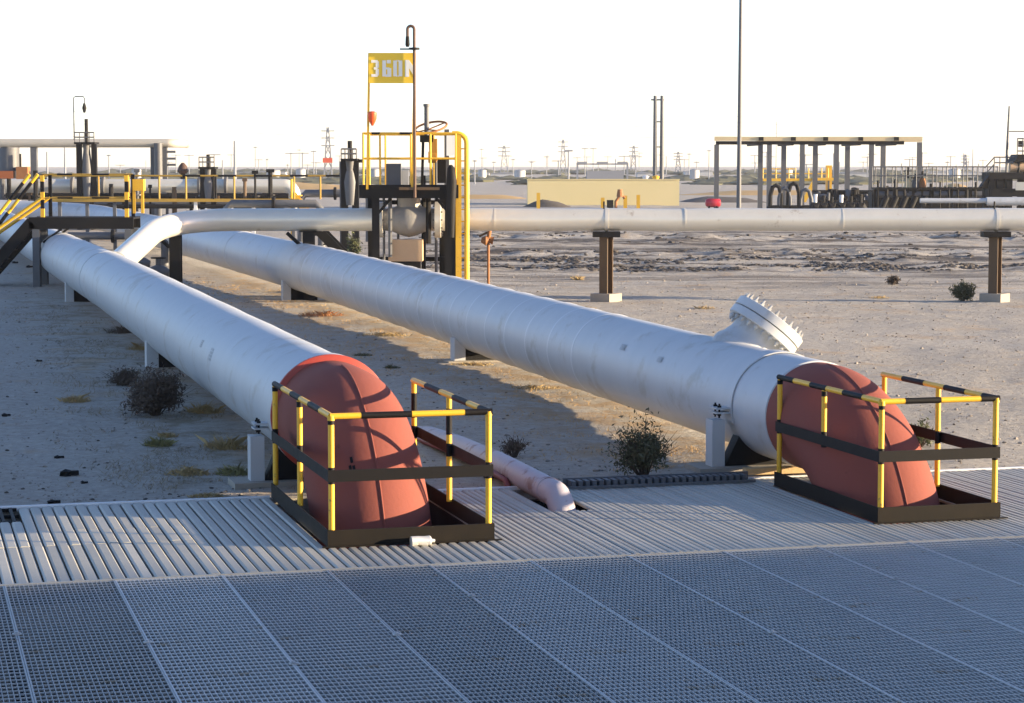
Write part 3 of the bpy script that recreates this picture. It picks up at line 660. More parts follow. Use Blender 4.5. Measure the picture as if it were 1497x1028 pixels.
# ladder with curved tops on the right end
ld = MB()
for yy in (yf - .05, yf + .38):
    xs0 = lx(677)
    ld.tube([V(xs0 + .10, yy, -.05), V(xs0 + .10, yy, RTOP - .22)] + arc(V(xs0 - .12, yy, RTOP - .22), V(1, 0, 0), V(0, 0, 1), .22, 0, math.pi / 2, 8) + [V(xs0 - .22, yy, RTOP)], .055, 10)
lad = part('ladder', ld, M_YEL, pf, 'yellow ladder with rounded handhold tops')
for px in (672,): part('ladder_stile', MB().box2((lx(px) - .065, yf - .10, -.05), (lx(px) + .065, yf - .04, RTOP - .04)), M_YEL, lad, smooth=False)
for i in range(14): part('rung', MB().cyl((lx(677) + .10, yf - .05, .3 + i * .27), (lx(677) + .10, yf + .38, .3 + i * .27), .018, 8).cyl((lx(672), yf - .06, .3 + i * .27), (lx(677) + .1, yf - .05, .3 + i * .27), .014, 8), M_YEL, lad)
part('plate_sign', MB().box2((lx(655), yf - .12, Z(228)), (lx(667), yf - .117, Z(199))), M_LETTER, pf, smooth=False)
cw = thing('hose_bundle', 'dark wrapped bundle hung on the right platform leg beside the ladder', 'bundle', (X(661), YS + yf - .2, 0))
part('wrap', MB().tube([V(0, 0, Z(345)), V(0, 0, Z(300)), V(.02, 0, Z(265)), V(.01, 0, Z(246)), V(0, 0, Z(241))], [.08, .11, .12, .085, .03], 14), M_DARK, cw)
# ---- marker sign on two yellow posts
ys = YS + yf - .17
sg = thing('location_sign', 'yellow sign board with stencilled number on two tall yellow posts', 'sign', (X(572, ys), ys, PFZ))
def sx(px): return X(px, ys) - X(572, ys)
def sz(py): return Z(py, ys) - PFZ
for a_, b_ in ((541, 537), (607.5, 602.5)): part('post', MB().bar((sx(b_), 0, 0), (sx(a_), 0, sz(78)), .05, .05), M_YEL, sg, smooth=False)
brd = part('board', MB().box2((sx(540), -.04, sz(122)), (sx(608), -.028, sz(77.5))), mat('sign_yellow', (.86, .56, .03), .5), sg, smooth=False)
GL = {'3': [(.05, .84, .85, 1), (.05, 0, .85, .16), (.60, .08, 1, .46), (.60, .54, 1, .92), (.38, .43, .85, .57)], '6': [(0, .02, .40, .98), (.5, .80, .95, 1), (.56, 0, 1, .52), (.36, .44, .8, .56), (.36, 0, .6, .14)],
      '0': [(0, .03, .40, .97), (.60, .03, 1, .97), (.36, .9, .46, 1), (.54, .9, .64, 1), (.36, 0, .46, .1), (.54, 0, .64, .1)], 'N': [(0, 0, .42, 1)]}
cz0, cz1 = sz(112.5), sz(88)
for ch, a_, b_ in (('3', 543.5, 555), ('6', 560, 573), ('0', 576, 589), ('N', 593, 607)):
    xa, xb_ = sx(a_), sx(b_); b = MB()
    for (u0, v0, u1, v1) in GL[ch]: b.box2((xa + (xb_ - xa) * u0, -.046 - random.random() * .0005, cz0 + (cz1 - cz0) * v0), (xa + (xb_ - xa) * u1, -.0402, cz0 + (cz1 - cz0) * v1))
    if ch == 'N': b.prism([(xa + .42 * (xb_ - xa), cz1), (xa + .42 * (xb_ - xa), cz1 - .18), (xa + .98 * (xb_ - xa), cz0), (xa + .98 * (xb_ - xa), cz0 + .2)], (0, -.0402, 0), V(1, 0, 0), V(0, 0, 1), V(0, -1, 0), .0055)
    part('character', b, M_LETTER, brd, smooth=False)
vp = thing('vent_pipe', 'tall rusty vent pipe with hooked top beside the yellow sign', 'vent pipe', (X(610), ys - .1, 0))
part('stack', MB().tube([V(0, 0, Z(288)), V(0, 0, Z(48))] + arc(V(-.075, 0, Z(48)), V(1, 0, 0), V(0, 0, 1), .075, 0, math.pi, 12) + [V(-.15, 0, Z(58))], .034, 14), mat('weathered_brown_pipe', (.10, .055, .035), .7), vp)
part('nozzle', MB().tube([V(-.15, 0, Z(58)), V(-.15, 0, Z(70)), V(-.15, 0, Z(73))], [.04, .05, .03], 12), M_DARK, vp)
part('flange', MB().cyl((0, 0, Z(77)), (0, 0, Z(74)), .12, 14).box2((-.32, -.03, Z(77)), (0, .03, Z(75))), M_DARK, vp)
part('foot_bracket', MB().box2((-.35, -.02, Z(277)), (.55, .06, Z(273))), M_POST, vp, smooth=False)
rl = thing('warning_lamp', 'orange red lamp fixed to the left sign post', 'lamp', (X(542, ys), ys - .06, Z(182)))
part('lamp_body', MB().tube([V(.05, 0, -.05), V(.05, 0, 0), V(.05, 0, .10), V(.05, 0, .24), V(.05, 0, .27)], [.02, .05, .095, .10, .04], 14), M_ORANGE, rl)
part('bracket', MB().bar((-.02, 0, .1), (.05, 0, .1), .03, .03), M_RUST, rl, smooth=False)
# rusty sample point
p = onz(714, 436); sm = thing('sample_stand', 'rusty valve on a thin pole just right of the yellow ladder', 'valve', (p.x, p.y, 0))
zt = atY(714, 352, p.y).z
part('pole', MB().cyl((0, 0, -.1), (0, 0, zt), .035, 10), M_RUST, sm)
part('valve_head', MB().tube([V(-.17, 0, zt + .02), V(-.06, 0, zt), V(.02, 0, zt + .02), V(.12, 0, zt)], [.06, .12, .07, .10], 12).cyl((0, 0, zt), (.03, 0, zt + .24), .05, 10), M_RUST, sm)
part('hand_lever', MB().bar((-.22, 0, zt + .10), (-.02, 0, zt + .2), .05, .05), M_POST, sm, smooth=False)
sv = thing('stair_flight', 'dark steep steps behind the silver pipe left of the platform', 'steps', (X(490), YS + 3, 0))
b = MB()
for yy in (-.4, .4): b.bar((-.75, yy, 1.75), (.95, yy, .0), .05, .22)
part('stringer', b, M_DARK, sv, smooth=False)
for i in range(7): part('tread', MB().box((-.6 + i * .22, 0, 1.5 - i * .225), (.24, .74, .03)), M_DARK, sv, smooth=False)
# small yellow-capped valves by the cross line
for px, py0, py1, lab in ((881, 305, 289, 'leftmost yellow marker post beyond the silver pipe'), (914, 305, 286, 'middle yellow marker post beyond the silver pipe'), (933, 305, 285, 'rightmost yellow marker post beyond the silver pipe'), (787, 305, 282, 'yellow marker post standing before the left end of the cream wall')):
    Yp = 140; pb = atY(px, py0, Yp); zt = atY(px, py1, Yp).z
    o = thing('marker_post', lab, 'post', (pb.x, Yp, 0), 0, 'yellow marker posts before the cream wall')
    part('stake', MB().box2((-.11, -.11, -.1), (.11, .11, zt)), M_YEL, o, smooth=False); part('foot', MB().box2((-.14, -.14, -.1), (.14, .14, .45)), M_DARK, o, smooth=False)
hy = thing('hydrant', 'small rusty hydrant between the yellow marker posts', 'hydrant', (atY(905, 300, 139).x, 139, 0))
part('riser', MB().tube([V(-.2, 0, -.1), V(-.2, 0, .9), V(.1, 0, 1.35), V(.35, 0, 1.1)], .1, 10), M_RUST, hy); part('bonnet', MB().tube([V(.05, 0, 1.2), V(.05, 0, 1.65)], [.22, .15], 10), M_RUST, hy); part('guard', MB().box2((-.75, -.1, 0), (-.35, .1, 1.0)), M_DARK, hy, smooth=False)

# ================================================================ CROSSOVER STAIR AT LEFT
YC = 58.5
def XC(px, Y=YC): return atY(px, 300, Y).x
def ZC(py, Y=YC): return atY(CX, py, Y).z
cb = thing('crossover_bridge', 'black stair bridge with yellow rails stepping over the left pipe', 'bridge', (XC(120), YC, 0))
o0 = XC(120)
def cx(px): return XC(px) - o0
zd = ZC(317)
b = MB(); b.box2((cx(48), -.55, zd - .30), (cx(200), -.49, zd)); b.box2((cx(48), .49, zd - .30), (cx(200), .55, zd)); 
part('deck_beam', b, M_DARK, cb, smooth=False)
for i in range(13): part('tread', MB().box2((cx(50) + i * .205, -.48, zd - .05), (cx(50) + i * .205 + .19, .48, zd - .01)), M_DARK, cb, smooth=False)
for px, yy in ((58, -.45), (58, .45), (192, -.45), (192, .45)):
    g = MB(); xx = cx(px); g.box2((xx - .09, yy - .10, -.05), (xx + .09, yy - .08, zd - .31)); g.box2((xx - .09, yy + .08, -.05), (xx + .09, yy + .10, zd - .31)); g.box2((xx - .015, yy - .079, -.05), (xx + .015, yy + .079, zd - .31))
    part('leg', g, M_GREY, cb, smooth=False)
b = MB()
for yy in (-.52, .52): part('stair_stringer', MB().bar((cx(52), yy, zd - .12), (cx(-28), yy, .15), .06, .28), M_DARK, cb, smooth=False)
for i in range(7): k = (i + .5) / 7; part('tread', MB().box((cx(52) + (cx(-28) - cx(52)) * k, 0, (zd - .05) * (1 - k) + .15 * k), (.26, .96, .03)), M_DARK, cb, smooth=False)
zr, zm = ZC(255), ZC(289)
for yy in (-.5, .5):
    for px, nm in ((68, 0), (190, 1)):
        pp = part('rail_post', MB().box2((cx(px) - .045, yy - .03, zd - .28), (cx(px) + .045, yy + .03, zr)), M_BLK, cb, smooth=False)
        if yy > 0: continue
        part('yellow_band', MB().box2((cx(px) - .049, yy - .036, zd - .05), (cx(px) + .049, yy + .036, zd + .22)), M_YEL, pp, smooth=False)
        part('yellow_band', MB().box2((cx(px) - .049, yy - .036, zm - .05), (cx(px) + .049, yy + .036, zm + .15)), M_YEL, pp, smooth=False)
        part('yellow_band', MB().box2((cx(px) - .049, yy - .036, zr - .18), (cx(px) + .049, yy + .036, zr - .02)), M_YEL, pp, smooth=False)
    for zz in (zr, zm):
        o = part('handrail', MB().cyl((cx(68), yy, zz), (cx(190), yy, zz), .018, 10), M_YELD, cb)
        if yy > 0: continue
        part('black_band', MB().cyl((cx(90), yy, zz), (cx(112), yy, zz), .0235, 10), M_BLK, o); part('black_band', MB().cyl((cx(140), yy, zz), (cx(165), yy, zz), .0235, 10), M_BLK, o)
    for z0, zz in ((zr, ZC(336)), (zm, ZC(345))):
        a_, b_ = V(cx(68 if z0 == zm else 50), yy, z0), V(cx(-14), yy, zz)
        o = part('stair_rail', MB().cyl(a_, b_, .045, 10), M_YEL, cb)
        if z0 == zr: part('black_band', MB().cyl(a_.lerp(b_, .15), a_.lerp(b_, .45), .048, 10), M_BLK, o); part('black_band', MB().cyl(a_.lerp(b_, .7), a_.lerp(b_, .9), .048, 10), M_BLK, o)
    part('brace', MB().bar((cx(68), yy, zd - .65), (cx(95), yy, zd - .30), .04, .05), M_DARK, cb, smooth=False)
part('yellow_cabinet', MB().box2((cx(196), -.2, ZC(279)), (cx(212), .1, ZC(262))), M_YEL, cb, 'small yellow box on the right end of the bridge', smooth=False)
part('cabinet_leg', MB().box2((cx(195), -.1, ZC(312)), (cx(199), -.04, ZC(279.2))).box2((cx(207), -.1, ZC(312)), (cx(211), -.04, ZC(279.2))), M_YEL, cb, smooth=False)

# ================================================================ MANIFOLD BEHIND, LEFT
YM = 111.
def XM(px, Y=YM): return atY(px, 300, Y).x
def ZM(py, Y=YM): return atY(CX, py, Y).z
def raw(name, label, cat, px, Y, group=None): return thing(name, label, cat, (XM(px, Y), Y, 0), 0, group)
mh = raw('header_pipe', 'pale header pipe behind the crossover ending in a bend at the right', 'pipe', 215, YM); ox_ = XM(215)
zc_, rm = ZM(272), 10 * YM / F
pts = [V(XM(-60) - ox_, 0, zc_), V(XM(180) - ox_, 0, zc_), V(XM(416) - ox_, 0, zc_)] + arc(V(XM(416) - ox_, 0, zc_ - .45), V(0, 0, 1), V(1, 0, 0), .45, .1, math.pi / 2, 8) + [V(XM(416) - ox_ + .45, 0, -.2)]
part('pipe_barrel', MB().tube(pts, rm, 28), M_SILV, mh)
for px in (107, 152, 292, 331): part('flange', MB().tube([V(XM(px) - ox_ - .06, 0, zc_), V(XM(px) - ox_ + .06, 0, zc_)], rm + .13, 28), M_GREY, mh)
for px in (60, 240, 350, 380): part('pedestal', MB().box2((XM(px) - ox_ - .11, -.15, -.1), (XM(px) - ox_ + .11, .15, zc_ - rm)), M_WHITE, mh, smooth=False)
rg = random.Random(5)
for i in range(22):
    px = 15 + i * 19.5 + rg.uniform(-5, 5); x_ = XM(px) - ox_; yy = rg.uniform(-3.5, -1.2); h_ = rg.uniform(.9, 2.9)
    part('riser', MB().cyl((x_, yy, -.15), (x_, yy, h_), rg.uniform(.05, .14), 8).cyl((x_, yy, h_ * .6), (x_, yy, h_ * .6 + .08), .24, 10).box((x_, yy, h_ + .08), (rg.uniform(.15, .45), .2, .16)), rg.choice((M_DARK, M_DARK, M_DARK, M_GREY, M_GREY, M_POST)), mh)
for py, yy, r_, m_ in ((287, -1.0, .16, M_DARK), (296, -2.2, .12, M_GREY), (282, 1.4, .2, M_DARK), (300, -3.6, .10, M_DARK)):
    part('low_line', MB().cyl((XM(-40) - ox_, yy, ZM(py)), (XM(425) - ox_, yy, ZM(py)), r_, 10), m_, mh)
uh = raw('upper_pipe', 'elevated sand coloured pipe on tall legs against the left sky', 'pipe', 130, 118.); ox_ = XM(130, 118.); zu = ZM(209.5, 118.); ru = 6.3 * 118 / F
pts = [V(XM(-80, 118) - ox_, 0, zu), V(XM(100, 118) - ox_, 0, zu), V(XM(246, 118) - ox_, 0, zu)] + arc(V(XM(246, 118) - ox_, .42, zu), V(0, -1, 0), V(1, 0, 0), .42, .1, math.pi / 2, 7) + [V(XM(246, 118) - ox_ + .42, 4, zu)]
part('pipe_barrel', MB().tube(pts, ru, 24), mat('sand_pipe_paint', (.42, .39, .32), .5, .1, (.50, .46, .38), 2, .8), uh)
for px in (8, 51, 226, 241): part('leg', MB().box2((XM(px, 118) - ox_ - .16, -.16, -.1), (XM(px, 118) - ox_ + .16, .16, zu - ru)), M_GREY, uh, smooth=False)
for py in (222, 232, 241): part('branch_stub', MB().cyl((XM(243, 118) - ox_, -.1, ZM(py, 118)), (XM(258, 118) - ox_, -.1, ZM(py, 118)), .06, 8), M_GREY, uh)
part('vertical_run', MB().cyl((XM(234, 118) - ox_, -.4, -.1), (XM(234, 118) - ox_, -.4, zu), .22, 16), M_GREY, uh)

def valve_frame(label, px, Y, wpx, ytop, ybot, stem_top, platform=True):
    o = raw('valve_tower', label, 'valve', px, Y, 'valves on the far manifold'); c = XM(px, Y)
    def l(q_): return XM(q_, Y) - c
    hw_ = wpx / 2
    for sg_ in (-1, 1): part('column', MB().box2((l(px + sg_ * hw_) - .12, -.15, -.1), (l(px + sg_ * hw_) + .12, .15, ZM(ytop, Y))), M_DARK, o, smooth=False)
    part('valve_body', MB().tube([V(0, 0, ZM(ybot, Y)), V(0, 0, ZM((ytop + ybot) / 2, Y)), V(0, 0, ZM(ytop + 4, Y))], [.20, .26, .14], 16), M_GREY, o)
    part('actuator', MB().tube([V(0, -.1, ZM(ytop + 18, Y)), V(0, -.1, ZM(ytop + 2, Y))], [.12, .17], 14), M_GREY, o)
    part('stem', MB().cyl((0, 0, ZM(ytop, Y)), (0, 0, ZM(stem_top, Y)), .085, 10), M_DARK, o)
    if platform:
        part('platform_floor', MB().box2((l(px - hw_ - 4), -.6, ZM(ytop + 3, Y)), (l(px + hw_ + 4), .6, ZM(ytop, Y))), M_DARK, o, smooth=False)
        b = MB()
        for k in range(5): xx = l(px - hw_ - 3) + k * (l(px + hw_ + 3) - l(px - hw_ - 3)) / 4; b.cyl((xx, -.55, ZM(ytop, Y)), (xx, -.55, ZM(ytop - 14, Y)), .025, 6)
        for yy in (7, 14): b.cyl((l(px - hw_ - 3), -.55, ZM(ytop - yy, Y)), (l(px + hw_ + 3), -.55, ZM(ytop - yy, Y)), .03, 6)
        part('guard_rail', b, M_GREY, o)
    return o
v1 = valve_frame('tall dark twin-column valve under the elevated pipe with hooked vent', 128, 109., 22, 208, 288, 174)
c = XM(128, 109.)
part('hooked_vent', MB().tube([V(XM(110, 109) - c, 0, ZM(205, 109)), V(XM(110, 109) - c, 0, ZM(143, 109)), V(XM(113, 109) - c, 0, ZM(141, 109)), V(XM(124, 109) - c, 0, ZM(141, 109)), V(XM(126, 109) - c, 0, ZM(144, 109)), V(XM(126, 109) - c, 0, ZM(164, 109))], .028, 8), M_GREY, v1)
part('vent_head', MB().tube([V(XM(125.5, 109) - c, 0, ZM(165, 109)), V(XM(125.5, 109) - c, 0, ZM(158, 109)), V(XM(125.5, 109) - c, 0, ZM(151, 109))], [.05, .11, .05], 10), M_DARK, v1)
v2 = valve_frame('dark valve with flat railed platform half way along the far header', 305, 108., 16, 244, 292, 226)
v3 = valve_frame('black railed valve tower just left of the yellow sign platform', 512, 82., 16, 232, 300, 206)
part('side_ladder', MB().box2((XM(497, 82) - XM(512, 82), -.1, -.1), (XM(500, 82) - XM(512, 82), .1, ZM(236, 82))), M_GREY, v3, smooth=False)
part('cross_beam', MB().box2((XM(500, 82) - XM(512, 82), -.12, ZM(238, 82)), (XM(532, 82) - XM(512, 82), .12, ZM(233, 82))), M_DARK, v3, smooth=False)
v4 = raw('handwheel_valve', 'rusty valve with round cap above the far header', 'valve', 268, 108., 'valves on the far manifold')
part('cap', MB().tube([V(0, 0, ZM(254, 108)), V(0, 0, ZM(250, 108)), V(0, 0, ZM(243, 108)), V(0, 0, ZM(238, 108))], [.18, .26, .2, .06], 14), mat('dark_brown_cap', (.06, .03, .02), .7), v4); part('stem', MB().cyl((0, 0, ZM(262, 108)), (0, 0, ZM(254, 108)), .12, 10), M_DARK, v4)
v5 = raw('orange_actuator', 'orange and brown actuator at the left edge above the header', 'valve', 8, 108., 'valves on the far manifold')
part('actuator', MB().box2((-.5, -.3, ZM(261, 108)), (.45, .3, ZM(250, 108))), mat('orange_paint', (.28, .08, .02), .6), v5, smooth=False)
part('bracket', MB().box2((.6, -.3, ZM(262, 108)), (1.15, .3, ZM(244, 108))), M_RUST, v5, smooth=False); part('stem', MB().cyl((.75, 0, ZM(244, 108)), (.75, 0, ZM(225, 108)), .05, 8), M_DARK, v5)
part('housing', MB().tube([V(.1, .5, ZM(250, 108)), V(.1, .5, ZM(216, 108))], .5, 14), M_GREY, v5)

# yellow railed walkway in front of the header
YW = 84.
wk = raw('walkway', 'long yellow railed walkway in front of the far header pipe', 'walkway', 300, YW); ox_ = XM(300, YW)
zr_, zd_ = ZM(257, YW), ZM(291, YW)
part('walkway_edge', MB().box2((XM(75, YW) - ox_, -.5, zd_ - .1), (XM(436, YW) - ox_, -.46, zd_ + .02)), M_YELD, wk, smooth=False)
part('walkway_floor', MB().box2((XM(75, YW) - ox_, -.459, zd_ - .08), (XM(436, YW) - ox_, .5, zd_ - .02)), M_DARK, wk, smooth=False)
for yy in (-.48,):
    for py in (257,):
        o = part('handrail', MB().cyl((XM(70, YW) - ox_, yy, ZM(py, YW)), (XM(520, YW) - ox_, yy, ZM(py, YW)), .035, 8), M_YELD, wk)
        for k in range(9):
            if k % 2 == 0: part('black_band', MB().cyl((XM(270 + k * 26, YW) - ox_, yy, ZM(py, YW)), (XM(296 + k * 26, YW) - ox_, yy, ZM(py, YW)), .038, 8), M_BLK, o)
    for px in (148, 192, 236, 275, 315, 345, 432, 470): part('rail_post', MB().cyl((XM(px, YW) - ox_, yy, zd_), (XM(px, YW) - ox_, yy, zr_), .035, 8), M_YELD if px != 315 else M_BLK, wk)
for px in (90, 130, 170, 288, 340, 372, 430): part('leg', MB().box2((XM(px, YW) - ox_ - .06, -.4, -.1), (XM(px, YW) - ox_ + .06, -.3, zd_ - .1)), M_GREY if px % 4 else M_WHITE, wk, smooth=False)
st = raw('yellow_steps', 'yellow steps at the right end of the far walkway', 'steps', 455, 86.)
b = MB()
for yy in (-.4, .4): b.bar((-.7, yy, ZM(284, 86)), (.75, yy, .3), .06, .22)
part('stringer', b, M_YEL, st, smooth=False)
for i in range(5): part('tread', MB().box((-.5 + i * .28, 0, ZM(286, 86) - i * .25), (.26, .74, .04)), M_YEL, st, smooth=False)
part('hand_post', MB().cyl((-.7, -.4, 0), (-.7, -.4, ZM(262, 86)), .05, 8), M_YEL, st)
# low pipework among the manifold
for i, (px0, px1, py, r_, Yq, lab) in enumerate(((440, 540, 283, .16, 92, 'low dark pipe run between the yellow steps and the platform'), (330, 470, 298, .14, 78, 'low dark pipe in front of the far walkway'), (90, 240, 345, .12, 70, 'thin dark pipe under the crossover bridge'))):
    o = raw('low_pipe', lab, 'pipe', px0, Yq); zz = max(.25, ZM(py, Yq)); L0 = XM(px1, Yq) - XM(px0, Yq)
    part('pipe_barrel', MB().tube([V(0, 0, -.1), V(0, 0, zz - .2), V(.2, 0, zz), V(L0 - .2, 0, zz), V(L0, 0, zz - .2), V(L0, 0, -.1)], r_, 12), M_GREY, o)
    part('flange', MB().cyl((L0 * .5 - .05, 0, zz), (L0 * .5 + .05, 0, zz), r_ + .1, 14), M_DARK, o)
for i, (px, py, lab) in enumerate(((205, 388, 'small blue grey valve on the ground right of the branch joint'), (232, 402, 'second small dark valve on the ground beside the black post'))):
    p = onz(px, py + 8); o = thing('ground_valve', lab, 'valve', (p.x, p.y, 0))
    part('body', MB().tube([V(-.3, 0, .2), V(-.15, 0, .22), V(0, 0, .25), V(.15, 0, .22), V(.3, 0, .2)], [.1, .17, .2, .17, .1], 14), M_GREY, o)
    part('bonnet', MB().cyl((0, 0, .25), (0, 0, .62), .08, 10), M_GREY, o); part('handwheel', MB().tube(arc(V(0, 0, .62), V(1, 0, 0), V(0, 1, 0), .2, 0, 6.283, 18)[:-1], .02, 6, closed=True), M_DARK, o)
    part('foot', MB().box2((-.15, -.15, -.05), (.15, .15, .1)), M_CONC, o, smooth=False)

# ================================================================ RIGHT BACKGROUND
wl = thing('cream_wall', 'long low cream wall standing beyond the silver pipe', 'wall', (atY(882, 300, 170).x, 170, 0))
hw_ = 110.5 * 170 / F
part('wall_face', MB().box2((-hw_, -.15, -.3), (hw_, .15, ZM(263, 170))), M_WALL, wl, smooth=False)
part('return_wall', MB().box2((-hw_, .151, -.3), (-hw_ + .3, 6, ZM(263, 170) - .01)), M_WALL, wl, smooth=False)
part('coping', MB().box2((-hw_ - .05, -.2, ZM(263, 170)), (hw_ + .05, .2, ZM(263, 170) + .06)), M_WALL, wl, smooth=False)
# soil heap before the wall
hp = MB(); hp.rock((0, 0, 0), 1.0)
heap = thing('soil_heap', 'dark soil heap against the left end of the cream wall', 'heap', (atY(800, 300, 163).x, 163, 0))
vv = []; ff = []
for i in range(9):
    for k in range(28):
        a = k * 2 * math.pi / 28; rr_ = i / 8; h_ = .75 * (math.cos(rr_ * math.pi) + 1) / 2 * (1 + .3 * noise.noise(V(rr_ * 3 * math.cos(a), rr_ * 3 * math.sin(a), 1)))
        vv.append((2.9 * rr_ * math.cos(a), 2 * rr_ * math.sin(a), h_ - .12))
for i in range(8):
    for k in range(28): ff.append((i * 28 + k, i * 28 + (k + 1) % 28, i * 28 + 28 + (k + 1) % 28, i * 28 + 28 + k))
part('mound', MB().add(vv, ff), M_CLOD, heap)
# twin pole
YT = 205.
tp = thing('twin_pole', 'two tall dark poles tied together behind the cream wall', 'pole', (atY(962, 300, YT).x, YT, 0))
for dx in (-5, 5): part('pole', MB().tube([V(dx * YT / F, 0, -.3), V(dx * YT / F, 0, ZM(140, YT))], [.21, .15], 12), M_GREY, tp)
part('crossarm', MB().bar((-11 * YT / F, 0, ZM(146, YT)), (8 * YT / F, 0, ZM(146, YT)), .14, .14), M_GREY, tp, smooth=False)
for py in (178, 215): part('tie', MB().bar((-5 * YT / F, 0, ZM(py, YT)), (5 * YT / F, 0, ZM(py, YT)), .1, .1), M_GREY, tp, smooth=False)
# light mast
YL = 118.
lm = thing('light_mast', 'very tall grey light mast rising out of the top of view', 'light mast', (atY(1080, 300, YL).x, YL, 0))
part('shaft', MB().tube([V(0, 0, -.2), V(0, 0, 3.2), V(.03, 0, 15.5)], [.135, .115, .07], 16), M_GREY, lm)
hd = part('head_frame', MB().bar((-.9, 0, 15.5), (.9, 0, 15.5), .1, .1), M_GREY, lm, smooth=False)
for dx in (-.8, 0, .8): part('floodlight', MB().box((dx, -.15, 15.3), (.4, .25, .32)), M_GLASS, hd, smooth=False)
part('base_plate', MB().box2((-.35, -.35, -.1), (.35, .35, .08)), M_CONC, lm, smooth=False)
# red tank
rt = thing('red_tank', 'small crimson tank lying left of the light mast', 'tank', (atY(1042, 300, 150).x, 150, 0))
zt = ZM(296.5, 150)
part('shell', MB().tube([V(-.50, 0, zt), V(-.46, 0, zt), V(-.3, 0, zt), V(.35, 0, zt), V(.5, 0, zt), V(.53, 0, zt)], [.1, .22, .3, .3, .22, .1], 20), M_DRUM, rt); part('cradle', MB().box2((-.3, -.2, -.1), (-.2, .2, zt - .2)).box2((.2, -.2, -.1), (.3, .2, zt - .2)), M_DARK, rt, smooth=False)
# open steel frame
YR = 150.
rk = thing('steel_frame', 'open steel frame with sand coloured top beams behind the silver pipe', 'steel frame', (atY(1195, 300, YR).x, YR, 0)); ox_ = XM(1195, YR)
def xr(px, Y=YR): return XM(px, Y) - ox_
ztop = ZM(206, YR)
for px in (1047, 1124, 1172, 1222, 1273): part('column', MB().box2((xr(px) - .15, -.15, -.2), (xr(px) + .15, .15, ztop - .25)), M_GREY, rk, smooth=False)
for px in (1111, 1145, 1191, 1238, 1290, 1343): part('column', MB().box2((xr(px, 158) - .16, 7.85, -.2), (xr(px, 158) + .16, 8.15, ztop - .02)), M_GREY, rk, smooth=False)
part('top_beam', MB().box2((xr(1046), -.18, ztop - .25), (xr(1320), .18, ztop - .02)), M_DARK, rk, smooth=False)
part('sand_beam', MB().box2((xr(1044), -.30, ztop), (xr(1346), .20, ztop + .27)), M_BEAM, rk, smooth=False)
part('rear_beam', MB().box2((xr(1105, 158), 7.8, ztop), (xr(1346, 158), 8.2, ztop + .25)), M_BEAM, rk, smooth=False)
for px in (1111, 1158, 1205, 1256, 1308): part('beam_end', MB().box2((xr(px) - .16, -.36, ztop + .0), (xr(px) + .16, -.301, ztop + .25)), M_DARK, rk, smooth=False)
for px in (1111, 1158, 1205, 1256, 1308): part('cross_beam', MB().box2((xr(px) - .1, .21, ztop - .3), (xr(px) + .1, 7.79, ztop - .05)), M_DARK, rk, smooth=False)
# pipe loops in the frame
for i, px in enumerate((1134, 1147, 1160, 1178)):
    Yq = 138.; o = raw('pipe_loop', ['leftmost grey pipe loop under the steel frame', 'second grey pipe loop from the left under the steel frame', 'third grey pipe loop from the left under the steel frame', 'rightmost grey pipe loop under the steel frame'][i], 'pipe', px, Yq, 'pipe loops under the frame')
    zz = ZM((271, 275, 268, 277)[i], Yq); 
    part('loop', MB().tube([V(-.35, 0, -.1), V(-.33, 0, zz - .6), V(-.2, 0, zz - .12), V(0, 0, zz), V(.2, 0, zz - .12), V(.33, 0, zz - .6), V(.35, 0, -.1)], .13, 12), M_GREY if i % 2 else M_DARK, o)
    part('flange', MB().cyl((-.34, 0, .5), (-.34, 0, .62), .22, 12).cyl((.34, 0, .5), (.34, 0, .62), .22, 12), M_DARK, o)
    part('valve', MB().box2((-.2, -.25, .1), (.2, .25, .7)), M_DARK, o, smooth=False)
for i, px in enumerate((1192, 1204, 1216, 1230, 1244, 1258)):
    o = raw('block_valve', ['first', 'second', 'third', 'fourth', 'fifth', 'sixth'][i] + ' dark squat valve from the left along the frame base', 'valve', px, 136., 'squat valves along the frame')
    zz = ZM(284 + (i * 7 % 5), 136); part('body', MB().tube([V(-.28, 0, .45), V(-.1, 0, .6), V(.1, 0, .6), V(.28, 0, .45)], [.2, .34, .34, .2], 12), M_DARK, o); part('bonnet', MB().cyl((0, 0, .6), (0, 0, zz), .12, 10), M_DARK if i % 3 else M_WHITE, o); part('skid', MB().box2((-.3, -.3, -.1), (.3, .3, .2)), M_DARK, o, smooth=False)
sk_ = raw('process_skid', 'long black process skid crowded with pipework below the steel frame', 'skid', 1265, 139.); c = XM(1265, 139.)
part('base_frame', MB().box2((XM(1190, 139) - c, -.5, -.2), (XM(1345, 139) - c, 1.5, ZM(293, 139))), M_DARK, sk_, smooth=False)
rk_ = random.Random(9)
for i in range(24):
    x_ = XM(1192 + i * 6.4, 139) - c; h_ = ZM(rk_.uniform(276, 290), 139)
    part('vessel', MB().cyl((x_, rk_.uniform(0, 1.2), .3), (x_, rk_.uniform(0, 1.2), h_), rk_.uniform(.08, .22), 10), rk_.choice((M_DARK, M_DARK, M_GREY)), sk_)
for py in (281, 286): part('header', MB().cyl((XM(1190, 139) - c, .9, ZM(py, 139)), (XM(1345, 139) - c, .9, ZM(py, 139)), .12, 10), M_DARK, sk_)
mk = raw('manifold_skid', 'black manifold skid under the catwalk at the right', 'skid', 1375, 130.); c = XM(1375, 130.)
part('base_frame', MB().box2((XM(1278, 130) - c, .8, -.2), (XM(1445, 130) - c, 2.2, ZM(281, 130))), M_DARK, mk, smooth=False)
for py, r_ in ((277, .14), (284, .2)): part('header', MB().cyl((XM(1280, 130) - c, .4, ZM(py, 130)), (XM(1445, 130) - c, .4, ZM(py, 130)), r_, 10), M_DARK if r_ < .2 else M_GREY, mk)
